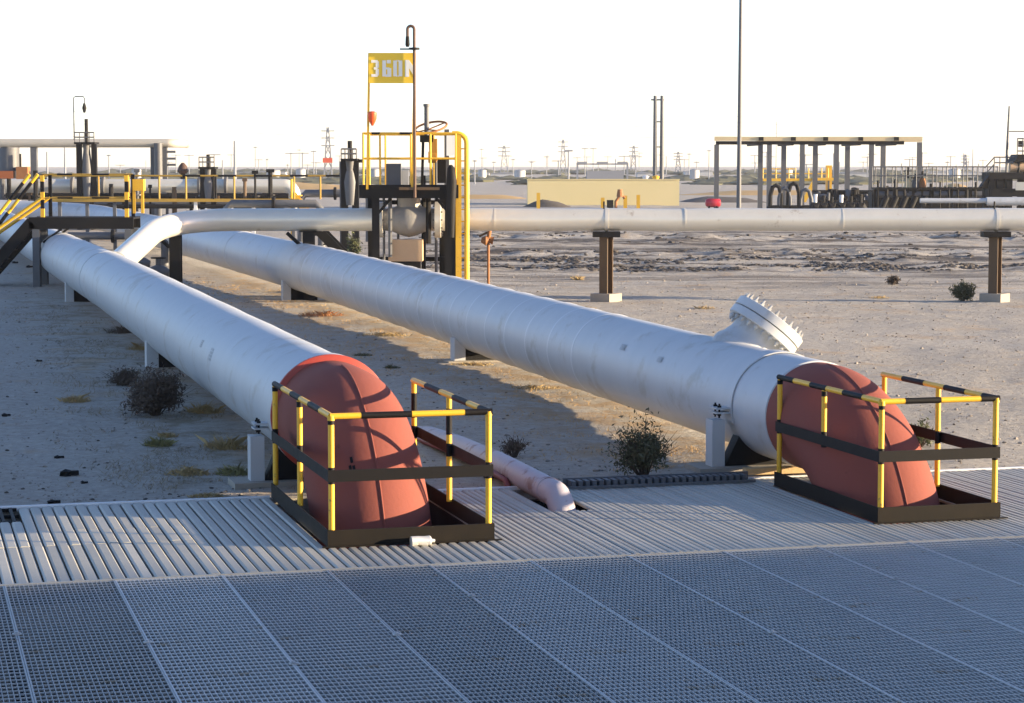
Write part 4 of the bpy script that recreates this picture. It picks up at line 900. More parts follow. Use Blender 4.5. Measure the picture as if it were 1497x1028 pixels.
for i in range(12): part('riser', MB().cyl((XM(1284 + i * 13, 130) - c, .2, 0), (XM(1284 + i * 13, 130) - c, .2, ZM(rk_.uniform(262, 276), 130)), rk_.uniform(.05, .12), 8), M_DARK, mk)
# yellow stair beyond
yt = thing('yellow_stair_tower', 'bright yellow stairs and rails seen through the steel frame', 'stairs', (atY(1165, 300, 185).x, 185, 0)); c = XM(1165, 185)
def xy_(px): return XM(px, 185) - c
part('tower', MB().box2((xy_(1207), -.3, ZM(281, 185)), (xy_(1215), .3, ZM(242, 185))), M_YEL, yt, smooth=False)
part('landing', MB().box2((xy_(1190), -.8, ZM(264, 185)), (xy_(1216), -.31, ZM(260, 185))), M_YEL, yt, smooth=False)
part('walkway_beam', MB().box2((xy_(1114), -.5, ZM(265, 185)), (xy_(1189), -.4, ZM(261, 185))), M_YEL, yt, smooth=False)
for i in range(11): part('rail_post', MB().cyl((xy_(1114 + i * 9.5), -.45, ZM(262, 185)), (xy_(1114 + i * 9.5), -.45, ZM(246, 185)), .05, 6), M_YEL, yt)
part('handrail', MB().cyl((xy_(1114), -.45, ZM(254, 185)), (xy_(1207), -.45, ZM(254, 185)), .05, 6).cyl((xy_(1114), -.45, ZM(247, 185)), (xy_(1160), -.45, ZM(247, 185)), .05, 6), M_YEL, yt)
part('stair_flight', MB().bar((xy_(1190), -.6, ZM(262, 185)), (xy_(1172), -.6, .0), .3, .35), M_YEL, yt, smooth=False)
for px in (1122, 1150, 1186, 1210): part('leg', MB().box2((xy_(px) - .08, -.38, -.2), (xy_(px) + .08, -.32, ZM(264, 185))), M_GREY, yt, smooth=False)
# catwalk and plant on the right
YK = 126.
ck = raw('catwalk', 'grey railed catwalk over dark pipework near the right edge', 'catwalk', 1360, YK); c = XM(1360, YK)
def xk(px, Y=YK): return XM(px, Y) - c
zdk, zrk = ZM(274, YK), ZM(243, YK)
part('floor', MB().box2((xk(1276), -.6, zdk - .12), (xk(1455), .6, zdk)), M_DARK, ck, smooth=False)
for yy in (-.58, .58):
    for py in (244, 257): part('handrail', MB().cyl((xk(1276), yy, ZM(py, YK)), (xk(1455), yy, ZM(py, YK)), .035, 6), M_GREY, ck)
    for i in range(13): part('rail_post', MB().cyl((xk(1277 + i * 14.8), yy, zdk), (xk(1277 + i * 14.8), yy, zrk), .035, 6), M_GREY, ck)
for i in range(7): part('leg', MB().box2((xk(1280 + i * 28) - .07, .2, -.2), (xk(1280 + i * 28) + .07, .34, zdk - .12)), M_DARK, ck, smooth=False)
for i in range(5):
    o = raw('angled_spool', ['first', 'second', 'third', 'fourth', 'fifth'][i] + ' dark slanted spool from the left below the catwalk', 'pipe', 1288 + i * 14, YK - 1.5, 'slanted spools below the catwalk')
    part('spool', MB().tube([V(-.45, -.4, .1), V(-.1, -.2, .45), V(.35, .2, 1.35)], .2, 12), M_DARK, o); part('flange', MB().tube([V(-.16, -.24, .38), V(-.06, -.16, .50)], .32, 12), M_GREY, o); part('foot', MB().box2((-.6, -.5, -.15), (-.3, -.25, .12)), M_DARK, o, smooth=False)
for i, (px, hh_) in enumerate(((1327, 244), (1338, 254), (1348, 250))):
    o = raw('catwalk_valve', ['slim brass handwheel valve rising through the catwalk, left of three', 'short valve stem rising through the catwalk, middle of three', 'grey valve stem rising through the catwalk, right of three'][i], 'valve', px, YK, 'valves through the catwalk')
    part('stem', MB().cyl((0, 0, zdk - .3), (0, 0, ZM(hh_, YK)), .06, 8), M_DARK, o); part('yoke', MB().tube([V(0, 0, zdk), V(0, 0, zdk + .5)], [.24, .14], 10), (M_BEAM, M_GREY, M_RUST)[i], o); part('handwheel', MB().tube(arc(V(0, 0, ZM(hh_ + 6, YK)), V(1, 0, 0), V(0, 1, 0), .26, 0, 6.283, 14)[:-1], .03, 6, closed=True), M_DARK, o)
lp_ = raw('low_header', 'bluish grey low header pipe under the catwalk running off right', 'pipe', 1420, 116.); c2 = XM(1420, 116.)
part('pipe_barrel', MB().cyl((XM(1345, 116) - c2, 0, ZM(293.5, 116)), (XM(1560, 116) - c2, 0, ZM(293.5, 116)), .13, 16), M_PIPE, lp_); part('sleeve', MB().cyl((XM(1442, 116) - c2, 0, ZM(294.5, 116)), (XM(1561, 116) - c2, 0, ZM(294.5, 116)), .22, 16), M_PIPE, lp_)
for px in (1350, 1395, 1440, 1490): part('foot', MB().box2((XM(px, 116) - c2 - .08, -.1, -.2), (XM(px, 116) - c2 + .08, .1, ZM(295.5, 116) - .1)), M_DARK, lp_, smooth=False)
# dark module at right edge
YD = 122.
dm = raw('plant_module', 'black plant module with railed upper platform at the right edge', 'plant module', 1475, YD); c = XM(1475, YD)
def xd(px): return XM(px, YD) - c
part('lower_frame', MB().box2((xd(1442), -1, ZM(287, YD)), (xd(1520), 1, ZM(276, YD))), M_DARK, dm, smooth=False)
part('upper_beam', MB().box2((xd(1440), -1, ZM(262, YD)), (xd(1520), 1, ZM(252, YD))), M_DARK, dm, smooth=False)
for px in (1445, 1456, 1470, 1496, 1515): part('column', MB().box2((xd(px) - .16, -.9, -.2), (xd(px) + .16, -.6, ZM(262, YD))).box2((xd(px) - .16, .6, -.2), (xd(px) + .16, .9, ZM(262, YD))), M_DARK, dm, smooth=False)
part('pale_panel', MB().box2((xd(1478), -1.08, ZM(278, YD)), (xd(1492), -1.02, ZM(266, YD))), mat('pale_panel', (.45, .45, .40), .6), dm, smooth=False)
part('awning', MB().prism([(xd(1476), ZM(237, YD)), (xd(1482), ZM(226, YD)), (xd(1520), ZM(226, YD)), (xd(1520), ZM(235, YD))], (0, -.9, 0), V(1, 0, 0), V(0, 0, 1), V(0, 1, 0), 1.8), M_DARK, dm, smooth=False)
part('ochre_drum', MB().cyl((xd(1472), -.5, ZM(244, YD)), (xd(1518), -.5, ZM(244, YD)), .28, 16), M_TAN, dm)
part('drum_saddle', MB().box2((xd(1485) - .1, -.7, ZM(252, YD)), (xd(1485) + .1, -.3, ZM(249, YD))).box2((xd(1505) - .1, -.7, ZM(252, YD)), (xd(1505) + .1, -.3, ZM(249, YD))), M_DARK, dm, smooth=False)
part('awning_post', MB().cyl((xd(1484), -.7, ZM(252, YD)), (xd(1484), -.7, ZM(230, YD)), .09, 8).cyl((xd(1494), .7, ZM(252, YD)), (xd(1494), .7, ZM(230, YD)), .09, 8), M_DARK, dm)
b = MB()
for py in (203, 212, 221): b.cyl((xd(1481), -.8, ZM(py, YD)), (xd(1520), -.8, ZM(py, YD)), .035, 6)
for px in (1481, 1489, 1497, 1510): b.cyl((xd(px), -.8, ZM(226, YD)), (xd(px), -.8, ZM(202, YD)), .035, 6)
part('top_rail', b, M_GREY, dm)
part('control_box', MB().box2((xd(1486), -.4, ZM(215, YD)), (xd(1500), .2, ZM(206, YD))), M_DARK, dm, smooth=False)
b = MB()
for py in (230, 238): b.cyl((xd(1448), -.8, ZM(py, YD)), (xd(1476), -.8, ZM(py, YD)), .035, 6)
for px in (1448, 1456, 1466): b.cyl((xd(px), -.8, ZM(252, YD)), (xd(px), -.8, ZM(229, YD)), .035, 6)
b.cyl((xd(1448), -.8, ZM(230, YD)), (xd(1434), -.8, ZM(246, YD)), .035, 6); b.cyl((xd(1448), -.8, ZM(240, YD)), (xd(1436), -.8, ZM(254, YD)), .035, 6)
part('side_rail', b, M_GREY, dm)
part('stair', MB().bar((xd(1444), -.6, ZM(254, YD)), (xd(1430), -.6, ZM(274, YD)), .6, .14), M_DARK, dm, smooth=False)
ms = raw('thin_mast', 'thin dark mast standing on the module at the right edge', 'mast', 1472, YD + .3)
part('mast', MB().tube([V(-.05, 0, -.2), V(-.05, 0, ZM(222, YD)), V(.03, 0, ZM(155, YD))], [.09, .07, .045], 10), M_GREY, ms); part('crossarm', MB().cyl((0, 0, ZM(192, YD)), (1.6, 0, ZM(192, YD)), .03, 6), M_GREY, ms)

# yellow-brown far banks: low earth bunds left and right of the wall
def bund(label, px0, px1, Y, hgt, m, dep=5):
    x0, x1 = XM(px0, Y), XM(px1, Y); o = thing('earth_bund', label, 'bund', ((x0 + x1) / 2, Y, 0)); cc_ = (x0 + x1) / 2
    vv = []; ff = []; n_ = max(8, int((x1 - x0) / .8)); prof = ((-1, -.15), (-.75, .25), (-.35, .9), (0, 1), (.4, .9), (1, -.15))
    for i in range(n_ + 1):
        xx = x0 + (x1 - x0) * i / n_ - cc_; e_ = min(1, 3 * min(i, n_ - i) / n_ + .15)
        for a_, h_ in prof: vv.append((xx, a_ * dep, h_ * hgt * e_ * (1 + .22 * noise.noise(V(xx * .45, a_ * 2, Y))) + .06 * noise.noise(V(xx * 2, a_ * 5, Y))))
    for i in range(n_):
        for k in range(5): ff.append((i * 6 + k, i * 6 + 6 + k, i * 6 + 7 + k, i * 6 + 1 + k))
    part('bank', MB().add(vv, ff), m, o)
M_BANK = mat('ochre_bank', (.36, .22, .075), .95, 0, (.46, .31, .13), .8, .8, .3, 4)
bund('low ochre bank left of the cream wall', 640, 775, 205, .42, M_BANK, 3)
bund('long low ochre bank right of the cream wall behind the frame', 994, 1290, 230, .55, M_BANK, 5)
bund('ochre bank seen beyond the catwalk rails', 1372, 1420, 235, 1.2, M_BANK, 4)
bund('grey soil bank right of the cream wall', 990, 1120, 185, .55, M_CLOD, 4)
bund('long ochre bank far behind the left walkway', 60, 540, 300, 1.0, M_BANK, 6)

# ================================================================ FAR SKYLINE: masts, pylons, sheds
def lattice(label, px, Y, ytop, wpx, arms=True):
    o = thing('pylon', label, 'pylon', (XM(px, Y), Y, 0), 0, 'lattice pylons on the skyline'); h_ = ZM(ytop, Y); wb = wpx * Y / F / 2; r_ = .05 + Y * .00008
    b = MB(); lev = [0, .25, .48, .68, .85, 1.0]
    def wv(k): return wb * (1 - .82 * k)
    for sx_ in (-1, 1):
        for sy_ in (-1, 1): b.bar((sx_ * wv(0), sy_ * wv(0), -.5), (sx_ * wv(1), sy_ * wv(1), h_), r_ * 2, r_ * 2)
    for i in range(5):
        a_, c_ = lev[i], lev[i + 1]
        for sy_ in (-1, 1): b.bar((-wv(a_), sy_ * wv(a_), a_ * h_), (wv(c_), sy_ * wv(c_), c_ * h_), r_, r_); b.bar((wv(a_), sy_ * wv(a_), a_ * h_), (-wv(c_), sy_ * wv(c_), c_ * h_), r_, r_)
    part('tower', b, M_FAR, o, smooth=False)
    if arms:
        for k in (.66, .8, .93): part('crossarm', MB().bar((-wb * 1.5, 0, k * h_), (wb * 1.5, 0, k * h_), r_ * 2, r_ * 2), M_FAR, o, smooth=False)
    return o
py_ = lattice('largest lattice pylon left of the yellow sign platform', 480, 420, 186, 13)
part('red_panel', MB().box2((-.9, -1.1, ZM(238, 420)), (.9, -.9, ZM(231, 420))), M_ORANGE, py_, smooth=False)
lattice('pale pylon right of the yellow platform', 737, 620, 213, 12); lattice('pale pylon left of the far portal frame', 823, 640, 204, 10); lattice('slim pale pylon just left of the twin poles', 926, 700, 213, 9); lattice('small pale pylon right of the twin poles', 991, 720, 222, 9)
lattice('small pale pylon above the catwalk', 1410, 560, 226, 8)
def mast(label, px, Y, ytop, r_, head=0):
    o = thing('mast', label, 'mast', (XM(px, Y), Y, 0), 0, 'slim masts on the skyline'); part('pole', MB().tube([V(0, 0, -.4), V(0, 0, ZM(ytop, Y))], [r_, r_ * .6], 8), M_FAR, o)
    if head: part('crossarm', MB().bar((-head * Y / F, 0, ZM(ytop + 1.5, Y)), (head * Y / F, 0, ZM(ytop + 1.5, Y)), r_ * 1.4, r_ * 1.4), M_FAR, o, smooth=False)
MS = [(344, 260, 206, .20, 0, 'thick grey mast above the far header'), (326, 230, 234, .10, 0, 'short dark mast right of the railed valve'), (374, 500, 214, .12, 3, 'pale mast with small head right of the thick mast'), (391, 480, 232, .12, 2, 'short faint mast left of the large pylon'), (421, 500, 240, .12, 2, 'faint stub mast in the gap left of the large pylon'), (438, 460, 218, .08, 3, 'faint mast with dark lamp head near the large pylon'), (459, 520, 220, .14, 4, 'faint crossarmed mast next to the large pylon'), (694, 350, 234, .12, 3, 'crossarmed pole just right of the ladder'), (704, 480, 217, .08, 3, 'faint lamp mast right of the ladder'), (722, 560, 236, .14, 3, 'faint stub mast left of the first pale pylon'), (750, 520, 232, .12, 3, 'faint mast right of the first pale pylon'), (777, 420, 236, .09, 3, 'lamp post above the left end of the cream wall'), (831, 330, 219, .16, 6, 'dark crossarmed pole beside the portal frame'), (799, 540, 228, .12, 4, 'faint mast above the left half of the cream wall'), (855, 600, 216, .14, 5, 'left pole of the faint pair above the portal'), (867, 600, 216, .14, 5, 'right pole of the faint pair above the portal'), (1007, 600, 224, .14, 3, 'faint pole between wall end and steel frame'), (1018, 520, 236, .12, 4, 'faint low pole left of the steel frame'), (1036, 400, 219, .10, 3, 'thin lamp pole just left of the steel frame'), (1134, 420, 178, .09, 0, 'thin mast rising above the steel frame'), (1421, 480, 218, .14, 0, 'thin mast right of the pylon above the catwalk'), (1384, 500, 236, .14, 3, 'short mast above the left part of the catwalk'), (96, 200, 215, .12, 0, 'slim pole under the elevated pipe'), (70, 210, 222, .12, 0, 'slim pole right of the left pipe leg'), (29, 150, 205, .10, 0, 'slim stack left of the pipe leg'), (160, 420, 226, .14, 3, 'faint mast below the elevated pipe right of the dark valve')]
for px, Y, yt_, r_, hd_, lab in MS: mast(lab, px, Y, yt_, r_, hd_)
pg = thing('portal_frame', 'distant flat portal frame above the cream wall', 'frame', (XM(880, 290), 290, 0)); c = XM(880, 290)
for px in (844, 917): part('column', MB().box2((XM(px, 290) - c - .12, -.1, -.3), (XM(px, 290) - c + .12, .1, ZM(238, 290))), M_FAR, pg, smooth=False)
part('lintel', MB().box2((XM(843, 290) - c, -.12, ZM(241, 290)), (XM(918, 290) - c, .12, ZM(239, 290))), M_FAR, pg, smooth=False)
for a_, b_ in ((844, 858), (872, 888), (902, 917)): part('panel', MB().box2((XM(a_, 290) - c, -.2, ZM(240, 290)), (XM(b_, 290) - c, -.13, ZM(236.5, 290))), M_FAR, pg, smooth=False)
part('plant', MB().box2((XM(858, 290) - c, 1, -.2), (XM(912, 290) - c, 3, ZM(250, 290))), M_FAR, pg, smooth=False)
def shed(label, px0, px1, Y, ytop, m):
    o = thing('far_shed', label, 'shed', (XM((px0 + px1) / 2, Y), Y, 0), 0, 'low sheds on the skyline'); h_ = ZM(ytop, Y); w_ = (px1 - px0) * Y / F / 2
    part('wall', MB().box2((-w_, -4, -.5), (w_, 4, h_ * .8)), m, o, smooth=False)
    part('roof', MB().prism([(-w_ - .2, h_ * .8), (0, h_), (w_ + .2, h_ * .8)], (0, -4.2, 0), V(1, 0, 0), V(0, 0, 1), V(0, 1, 0), 8.4), M_FAR, o, smooth=False)
M_SHED = mat('pale_shed', (.45, .45, .44), .8)
for px0, px1, Y, yt_, lab in ((690, 716, 520, 251, 'pale low shed right of the ladder'), (718, 762, 560, 252, 'long pale shed left of the cream wall'), (560, 640, 600, 249, 'far shed behind the valve platform'), (930, 950, 480, 251, 'tiny pale shed by the twin poles'), (1000, 1040, 620, 249, 'far shed left of the steel frame'), (1225, 1272, 520, 251, 'low dark shed between frame columns'), (1345, 1440, 560, 250, 'long low shed behind the catwalk'), (350, 420, 640, 250, 'far low shed above the walkway')): shed(lab, px0, px1, Y, yt_, M_SHED)
for px, lab in ((944, 'white'), (958.5, 'yellow')):
    o = raw('roof_ventilator', lab + ' vent cap poking above the cream wall', 'vent', px, 180.); part('cap', MB().tube([V(0, 0, -.1), V(0, 0, ZM(264, 180)), V(0, 0, ZM(258, 180)), V(0, 0, ZM(256.5, 180))], [.15, .2, .3, .1], 12), M_WHITE if lab == 'white' else M_YEL, o)
# scrub and plant clutter melting into the horizon
fs = MB(); rf = random.Random(21)
for i in range(3000):
    Y_ = rf.uniform(330, 900); X_ = rf.uniform(-.30, .30) * Y_; r_ = rf.uniform(.5, 1.7) * (.6 + Y_ / 900)
    if noise.noise(V(X_ * .02, Y_ * .006, 3)) < -.05: continue
    fs.rock((X_, Y_, r_ * .05), r_ * 2.6, .22)
o = link('far_scrub', fs.mesh('far_scrub', M_SHRUB, False)); o['kind'] = 'stuff'; o['label'] = 'distant low scrub along the horizon'
M_TANK = mat('pale_tank', (.42, .42, .41), .7)
for px, Y, wpx, yt_, lab in ((548, 430, 14, 246, 'far pale tank left of the sign posts'), (585, 470, 18, 248, 'far pale tank behind the platform handrail'), (705, 430, 12, 247, 'far round tank right of the ladder'), (760, 470, 16, 248, 'far round tank left of the cream wall'), (1015, 430, 14, 247, 'far round tank left of the steel frame'), (1150, 480, 16, 247, 'far round tank seen through the steel frame'), (1395, 440, 16, 246, 'far round tank beyond the catwalk'), (440, 430, 14, 246, 'far round tank left of the large pylon'), (400, 470, 20, 248, 'far broad tank above the walkway'), (200, 420, 14, 246, 'far round tank beneath the elevated pipe')):
    o = thing('far_tank', lab, 'tank', (XM(px, Y), Y, 0), 0, 'tanks on the skyline'); r_ = wpx / 2 * Y / F; h_ = ZM(yt_, Y)
    part('shell', MB().tube([V(0, 0, -.3), V(0, 0, h_ * .9)], r_, 20), M_TANK, o); part('roof', MB().tube([V(0, 0, h_ * .9), V(0, 0, h_)], [r_ + .05, r_ * .15], 20), M_FAR, o)
fp = MB()
for i in range(60):
    px = rf.choice((rf.uniform(690, 1040), rf.uniform(150, 530), rf.uniform(1100, 1440))); Y = rf.uniform(450, 850); yt_ = rf.uniform(222, 241); x_ = XM(px, Y)
    fp.tube([V(x_, Y, -.4), V(x_, Y, ZM(yt_, Y))], .12, 5)
    if rf.random() < .6: fp.bar((x_ - 1.3, Y, ZM(yt_ + 1, Y)), (x_ + 1.3, Y, ZM(yt_ + 1, Y)), .16, .16)
o = link('far_pole_row', fp.mesh('far_pole_row', M_FAR, False)); o['kind'] = 'stuff'; o['label'] = 'hazy mass of thin far poles along the horizon'
# overhead wires
for i, (ya, yb_, Yq) in enumerate(((157, 160, 330), (164, 171, 330), (172, 178, 380), (190, 193, 420))):
    o = thing('overhead_wire', ['topmost faint overhead wire crossing the sky', 'second faint overhead wire from the top', 'third faint overhead wire from the top', 'lowest faint overhead wire across the sky'][i], 'wire', (0, Yq, 0), 0, 'overhead wires across the sky')
    a_, b_ = V(-110, 0, ZM(ya, Yq)), V(110, 0, ZM(yb_, Yq)); part('cable', MB().tube([a_.lerp(b_, k / 24) - V(0, 0, 1.2 * math.sin(math.pi * ((k / 6) % 1))) for k in range(25)], .019, 5), M_FAR, o)

# ================================================================ PLANTS, STONES, LITTER
def shrub(label, px, py, wpx, hpx, m, n, leaf, cat='shrub', name='shrub', zb=None, Y=None, grp='shrubs on the sand'):
    p = onz(px, py) if Y is None else V(XM(px, Y), Y, 0); Y_ = p.y; rx_, h_ = wpx / 2 * Y_ / F, hpx * Y_ / F
    o = thing(name, label, cat, (p.x, p.y, gz(p) - .02), 0, grp); rnd = random.Random(int(px * 13 + py))
    tw = MB(); lf = MB(); tips = []
    for k in range(26):
        a = rnd.random() * 6.283; q_ = rnd.random() ** .6 * (.75 + .55 * noise.noise(V(math.cos(a) * 1.6, math.sin(a) * 1.6, px))); tip = V(rx_ * q_ * math.cos(a), rx_ * .8 * q_ * math.sin(a), h_ * rnd.uniform(.30, 1.0) * (1 - .55 * q_ * q_)); mid = tip * .5 + V(0, 0, h_ * .12)
        tw.tube([V(tip.x * .08, tip.y * .08, 0), mid, tip], [.011 * h_ + .003, .008 * h_ + .002, .002], 4); tips.append((mid, tip))
        for _ in range(2):
            t2 = mid.lerp(tip, rnd.uniform(.1, .8)) + V(rnd.gauss(0, rx_ * .22), rnd.gauss(0, rx_ * .2), rnd.uniform(.0, h_ * .22)); tw.tube([mid, t2], [.006 * h_ + .0015, .0015], 3); tips.append((mid, t2))
    for i in range(n):
        m0, t0 = tips[rnd.randrange(len(tips))]; c_ = m0.lerp(t0, rnd.uniform(.0, 1.05)) + V(rnd.gauss(0, rx_ * .13), rnd.gauss(0, rx_ * .13), rnd.gauss(0, h_ * .09))
        if c_.z < .01: c_.z = .01 + rnd.random() * .04
        u = V(rnd.gauss(0, 1), rnd.gauss(0, 1), rnd.gauss(0, 1)).normalized(); v_ = u.cross(V(rnd.gauss(0, 1), rnd.gauss(0, 1), rnd.gauss(0, 1))).normalized(); l_ = leaf * rnd.uniform(.6, 1.5)
        lf.add([c_ - u * l_, c_ + v_ * l_ * .35, c_ + u * l_, c_ - v_ * l_ * .35], [(0, 1, 2, 3)])
    for k in range(40):
        a = rnd.random() * 6.283; q_ = rnd.uniform(.5, 1.15); tp_ = V(rx_ * q_ * math.cos(a), rx_ * .8 * q_ * math.sin(a), h_ * rnd.uniform(.5, 1.2) * (1.1 - .45 * q_)); m_ = tp_ * .55 + V(rnd.gauss(0, .05) * rx_, 0, .08 * h_)
        tw.tube([m_, tp_], [.004 * h_ + .0018, .0012], 3)
    part('stems', tw, M_TWIG, o); part('foliage', lf, m, o, smooth=False, kind='stuff')
shrub('large dark dead bush beside the left pipe', 228, 614, 120, 70, M_SHRUBD, 7000, .024)
shrub('brown spindly scrub left of the dark dead bush', 184, 574, 70, 32, M_SHRUBD, 1500, .02)
shrub('grey green shrub in front of the right pipe support', 942, 696, 112, 96, M_SHRUB, 3600, .021)
shrub('dry brown shrub behind the slender lilac pipe', 752, 664, 52, 38, M_SHRUBD, 500, .018)
shrub('low bush at the foot of the rightmost post', 1408, 444, 46, 30, M_SHRUB, 2200, .04)
shrub('small round dark bush out on the sand at right', 1306, 422, 22, 17, M_SHRUBD, 1200, .03)
shrub('yellow green bush left of the platform legs', 516, 312, 30, 36, M_LEAF, 900, .05, Y=76)
shrub('green bush glimpsed through the right railing', 1345, 652, 50, 46, M_LEAF, 700, .022)
shrub('far dark green tree under the elevated pipe', 66, 262, 30, 26, M_LEAF, 1500, .28, 'tree', 'far_tree', Y=240, grp='far trees')
def tuft(label, px, py, wpx, hpx, m=M_DRY, n=130):
    p = onz(px, py); rx_, h_ = wpx / 2 * p.y / F, hpx * p.y / F; o = thing('grass_tuft', label, 'grass tuft', (p.x, p.y, gz(p) - .01), 0, 'dry grass tufts'); b = MB(); rnd = random.Random(int(px * 7 + py))
    for i in range(n):
        a = rnd.random() * 6.283; q_ = rnd.random() ** .7 * rx_; bx_, by_ = q_ * math.cos(a), q_ * .7 * math.sin(a); l_ = h_ * rnd.uniform(.25, 1.15) * (1.15 - .6 * q_ / rx_); d_ = V(max(-.7, min(.7, rnd.gauss(0, .5))), max(-.7, min(.7, rnd.gauss(0, .5))), .75) * l_; w_ = V(math.cos(a + 1), math.sin(a + 1), 0) * .004
        c0 = V(bx_, by_, 0); b.add([c0 - w_, c0 + w_, c0 + d_ * .6 + w_ * .7, c0 + d_ + V(d_.x * .4, d_.y * .4, -l_ * .15), c0 + d_ * .6 - w_ * .7], [(0, 1, 2, 3, 4)])
    part('blades', b, m, o, smooth=False, kind='stuff')
M_OLIVE = mat('olive_grass', (.17, .16, .06), .9, 0, (.25, .22, .09), 20, .8)
TU = [(110, 596, 46, 18, M_DRY, 'lone dry tuft left of the dead bush'), (232, 652, 46, 26, M_OLIVE, 'olive tuft below the dead bush'), (275, 690, 70, 22, M_DRY, 'wide dry tuft in front of the left pipe'), (330, 655, 80, 34, M_DRY, 'dry grass close under the left pipe'), (345, 690, 60, 26, M_OLIVE, 'olive dry grass beside the white stool leg'), (305, 722, 60, 12, M_DRY, 'flat dry grass on the deck edge'), (300, 610, 60, 28, M_DRY, 'dry grass right of the dead bush'), (245, 640, 30, 14, M_DRY, 'small dry tuft under the dead bush'), (470, 470, 70, 14, M_RUST, 'russet scrub under the ringed pipe'), (560, 500, 80, 10, M_DRY, 'golden grass strip in the gap below the ringed pipe'), (690, 540, 70, 9, M_DRY, 'golden grass strip near the middle saddle'), (780, 575, 80, 10, M_DRY, 'golden grass strip under the right pipe belly'), (860, 458, 26, 10, M_DRY, 'straw tuft left of the pale footing'), (845, 412, 20, 12, M_DRY, 'straw tuft on the far sand before the berm'), (1030, 455, 36, 10, M_DRY, 'straw tuft left of the bolted flange'), (1286, 440, 34, 8, M_DRY, 'pale straw tuft on the sand at right'), (530, 528, 30, 10, M_SHRUB, 'tiny green sprig between the pipes'), (572, 545, 24, 12, M_SHRUB, 'small green sprig behind the left elbow'), (1190, 585, 30, 12, M_DRY, 'straw tuft behind the right elbow'), (160, 425, 60, 8, M_DRY, 'scrub strip beside the left pipe near the crossover'), (205, 520, 40, 22, M_DRY, 'dry scrub by the saddle of the left pipe'), (180, 495, 50, 20, M_SHRUBD, 'brown scrub under the left pipe')]
for px, py, w_, h_, m_, lab in TU: tuft(lab, px, py, w_, h_, m_, 420 if w_ > 40 else 220)
# litter
for px, py, r_, lab in ((97, 692, .09, 'black chunk of rubber lying on the sand near the deck'), (84, 668, .05, 'small black scrap above the rubber chunk'), (75, 733, .06, 'dark scrap at the deck edge on the left'), (55, 538, .05, 'dark scrap in the middle of the shaded sand'), (121, 702, .035, 'little brown scrap right of the rubber chunk'), (20, 388, .10, 'black lump by the foot of the crossover stair'), (42, 393, .09, 'second black lump by the crossover post'), (7, 618, .05, 'dark scrap at the left edge of view'), (870, 685, .04, 'small white stone between the pipes')):
    p = onz(px, py); o = thing('litter', lab, 'litter', (p.x, p.y, gz(p))); b = MB(); b.rock((0, 0, r_ * .3), r_, .55); b.box((r_ * .7, .02, r_ * .3), (r_ * 1.3, r_ * .6, r_ * .5), .4)
    part('lump', b, M_STONE if 'white' in lab else M_DARK, o, smooth=False)
# scattered stones and clods (uncountable)
gr = MB(); rnd = random.Random(3)
for i in range(15000):
    Y_ = 21.5 + (rnd.random() ** 1.5) * 60; X_ = rnd.uniform(-.32, .32) * Y_; p = V(X_, Y_, 0); s_ = p.dot(EY); t_ = p.dot(EX)
    if s_ < 21.6 or abs(t_ - T1) < .75 or abs(t_ - T2) < .75: continue
    r_ = (.005 + .006 * rnd.random() + .02 * rnd.random() ** 9) * (1 + Y_ / 70); gr.rock((X_, Y_, gz(p) + r_ * .15), r_, .6)
o = link('gravel', gr.mesh('gravel', M_STONE, False)); o['kind'] = 'stuff'; o['label'] = 'scattered pebbles on the sand'
def scrub(name, label, m, n_, tr_, srng, thr, hmax, seed):
    b = MB(); rr = random.Random(seed)
    for i in range(n_):
        s_ = srng[0] + (srng[1] - srng[0]) * rr.random() ** 1.6; t_ = rr.gauss(tr_[0], tr_[1]); p = dk(t_, s_)
        if noise.noise(V(p.x * .9, p.y * .9, seed)) + .4 * noise.noise(V(p.x * 3, p.y * 3, seed)) < thr: continue
        c0 = V(p.x, p.y, gz(p) - .005); l_ = hmax * rr.uniform(.3, 1); d_ = V(rr.gauss(0, .8), rr.gauss(0, .8), .7) * l_; a = rr.random() * 6.28; w_ = V(math.cos(a), math.sin(a), 0) * (.0025 + s_ * .00008)
        b.add([c0 - w_, c0 + w_, c0 + d_ + V(0, 0, -.1 * l_)], [(0, 1, 2)])
    o = link(name, b.mesh(name, m, False)); o['kind'] = 'stuff'; o['label'] = label
scrub('golden_stubble', 'golden dry stubble along the foot of the right pipe', mat('golden_straw', (.42, .24, .07), .9, 0, (.52, .33, .12), 9, .8), 9000, (7.9, .75), (22.5, 60), .05, .10, 11)
scrub('dull_stubble', 'dull olive stubble along the left pipe', mat('dull_straw', (.17, .13, .07), .9, 0, (.28, .22, .12), 9, .8), 9000, (2.9, .6), (22, 50), .08, .11, 12)
scrub('pale_stubble', 'thin pale stubble out on the open sand', mat('pale_straw', (.30, .24, .14), .9), 5000, (13, 5), (24, 75), .30, .09, 13)
dg = MB()
for i in range(2600):
    Y_ = 21.6 + (rnd.random() ** 1.6) * 38; X_ = rnd.uniform(-.27, .27) * Y_; p = V(X_, Y_, 0); s_ = p.dot(EY); t_ = p.dot(EX)
    if s_ < 21.6 or abs(t_ - T1) < .6 or abs(t_ - T2) < .6 or noise.noise(V(X_ * .5, Y_ * .5, 2)) < .0: continue
    r_ = .006 + .026 * rnd.random() ** 3; dg.rock((X_, Y_, gz(p) + r_ * .1), r_, .5)
o = link('dark_gravel', dg.mesh('dark_gravel', M_CLOD, False)); o['kind'] = 'stuff'; o['label'] = 'sparse dark crumbs on the sand'
cl = MB()
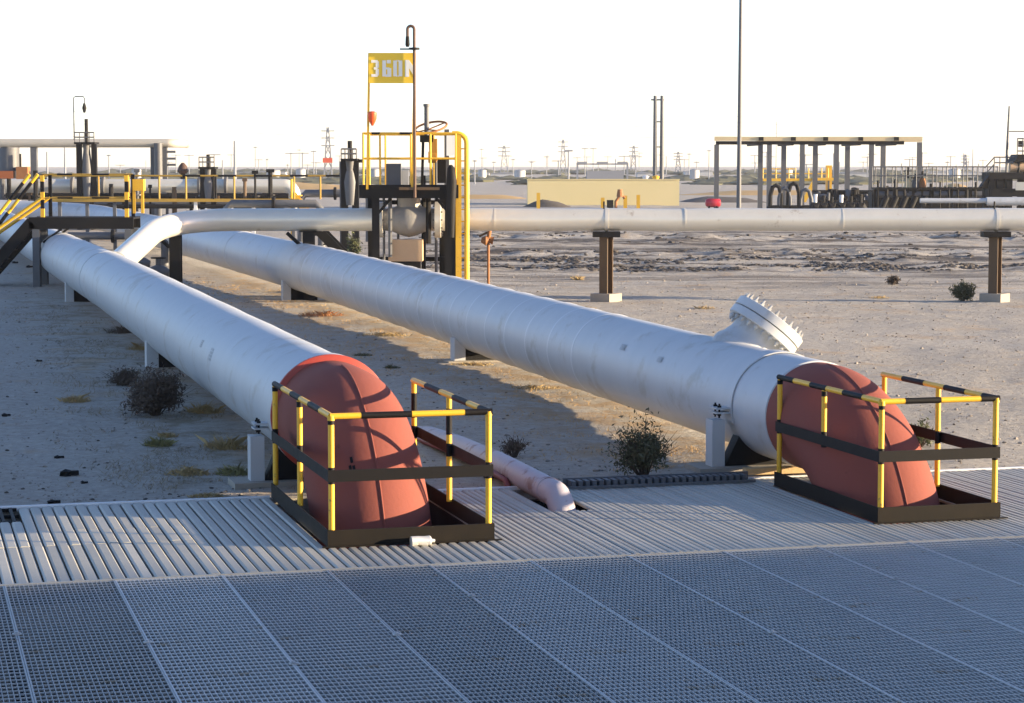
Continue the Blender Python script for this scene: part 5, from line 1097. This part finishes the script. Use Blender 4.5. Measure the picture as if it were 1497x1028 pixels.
for i in range(15000):
    band = rnd.random(); Y0, sp_ = ((66.5, 1.3), (73, 2.6), (80, 3.0), (93, 5.0))[0 if band < .34 else 1 if band < .6 else 2 if band < .85 else 3]
    X_ = rnd.uniform(-4, .34 * Y0); Y_ = Y0 + 1.6 * noise.noise(V(X_ * .07, Y0, 0)) + rnd.gauss(0, sp_ * .55); p = V(X_, Y_, 0)
    if noise.noise(V(X_ * .16, Y_ * .5, 4)) + .5 * noise.noise(V(X_ * .6, Y_ * .9, 8)) < rnd.uniform(-.05, .28): continue
    r_ = .035 + .12 * rnd.random() ** 2.2; cl.rock((X_, Y_, gz(p) + r_ * .02), r_ * 1.15, .36)
o = link('clods', cl.mesh('clods', M_CLOD, False)); o['kind'] = 'stuff'; o['label'] = 'dark churned clods in long low rows'

# ---- added unseen shed behind and to the right of the camera; its roof edge shades the front gratings
SH_S, SH_H = -1.5, (17.60 + 1.5) * math.tan(_el) / math.sin(A + _b)
sh = thing('added_shade_shed', 'added unseen grey shed whose roof edge shades the front gratings', 'shed', dk(48, SH_S - 5, 0), A)
part('wall', MB().box2((-32, -4.9, -.5), (32, 4.9, SH_H - .35)), M_GREY, sh, smooth=False)
part('roof', MB().prism([(-5.2, SH_H - .36), (5.0, SH_H - .25), (5.0, SH_H), (0, SH_H + .5), (-5.2, SH_H)], (-32.5, 0, 0), V(0, 1, 0), V(0, 0, 1), V(1, 0, 0), 65), M_GREY, sh, smooth=False)

# ================================================================ AIR
hz_ = MB().box2((-2400, -120, -3.0), (2900, 2750, 34))
hz = link('haze', hz_.mesh('haze', M_SAND, False)); hz['kind'] = 'stuff'
hm = bpy.data.materials.new('haze_air'); hm.use_nodes = True; t = hm.node_tree
t.nodes.remove(t.nodes['Principled BSDF']); pv = t.nodes.new('ShaderNodeVolumePrincipled'); pv.inputs['Color'].default_value = (.93, .95, 1, 1); pv.inputs['Density'].default_value = .00018; pv.inputs['Anisotropy'].default_value = .2
t.links.new(pv.outputs[0], t.nodes['Material Output'].inputs['Volume']); hz.data.materials.clear(); hz.data.materials.append(hm)
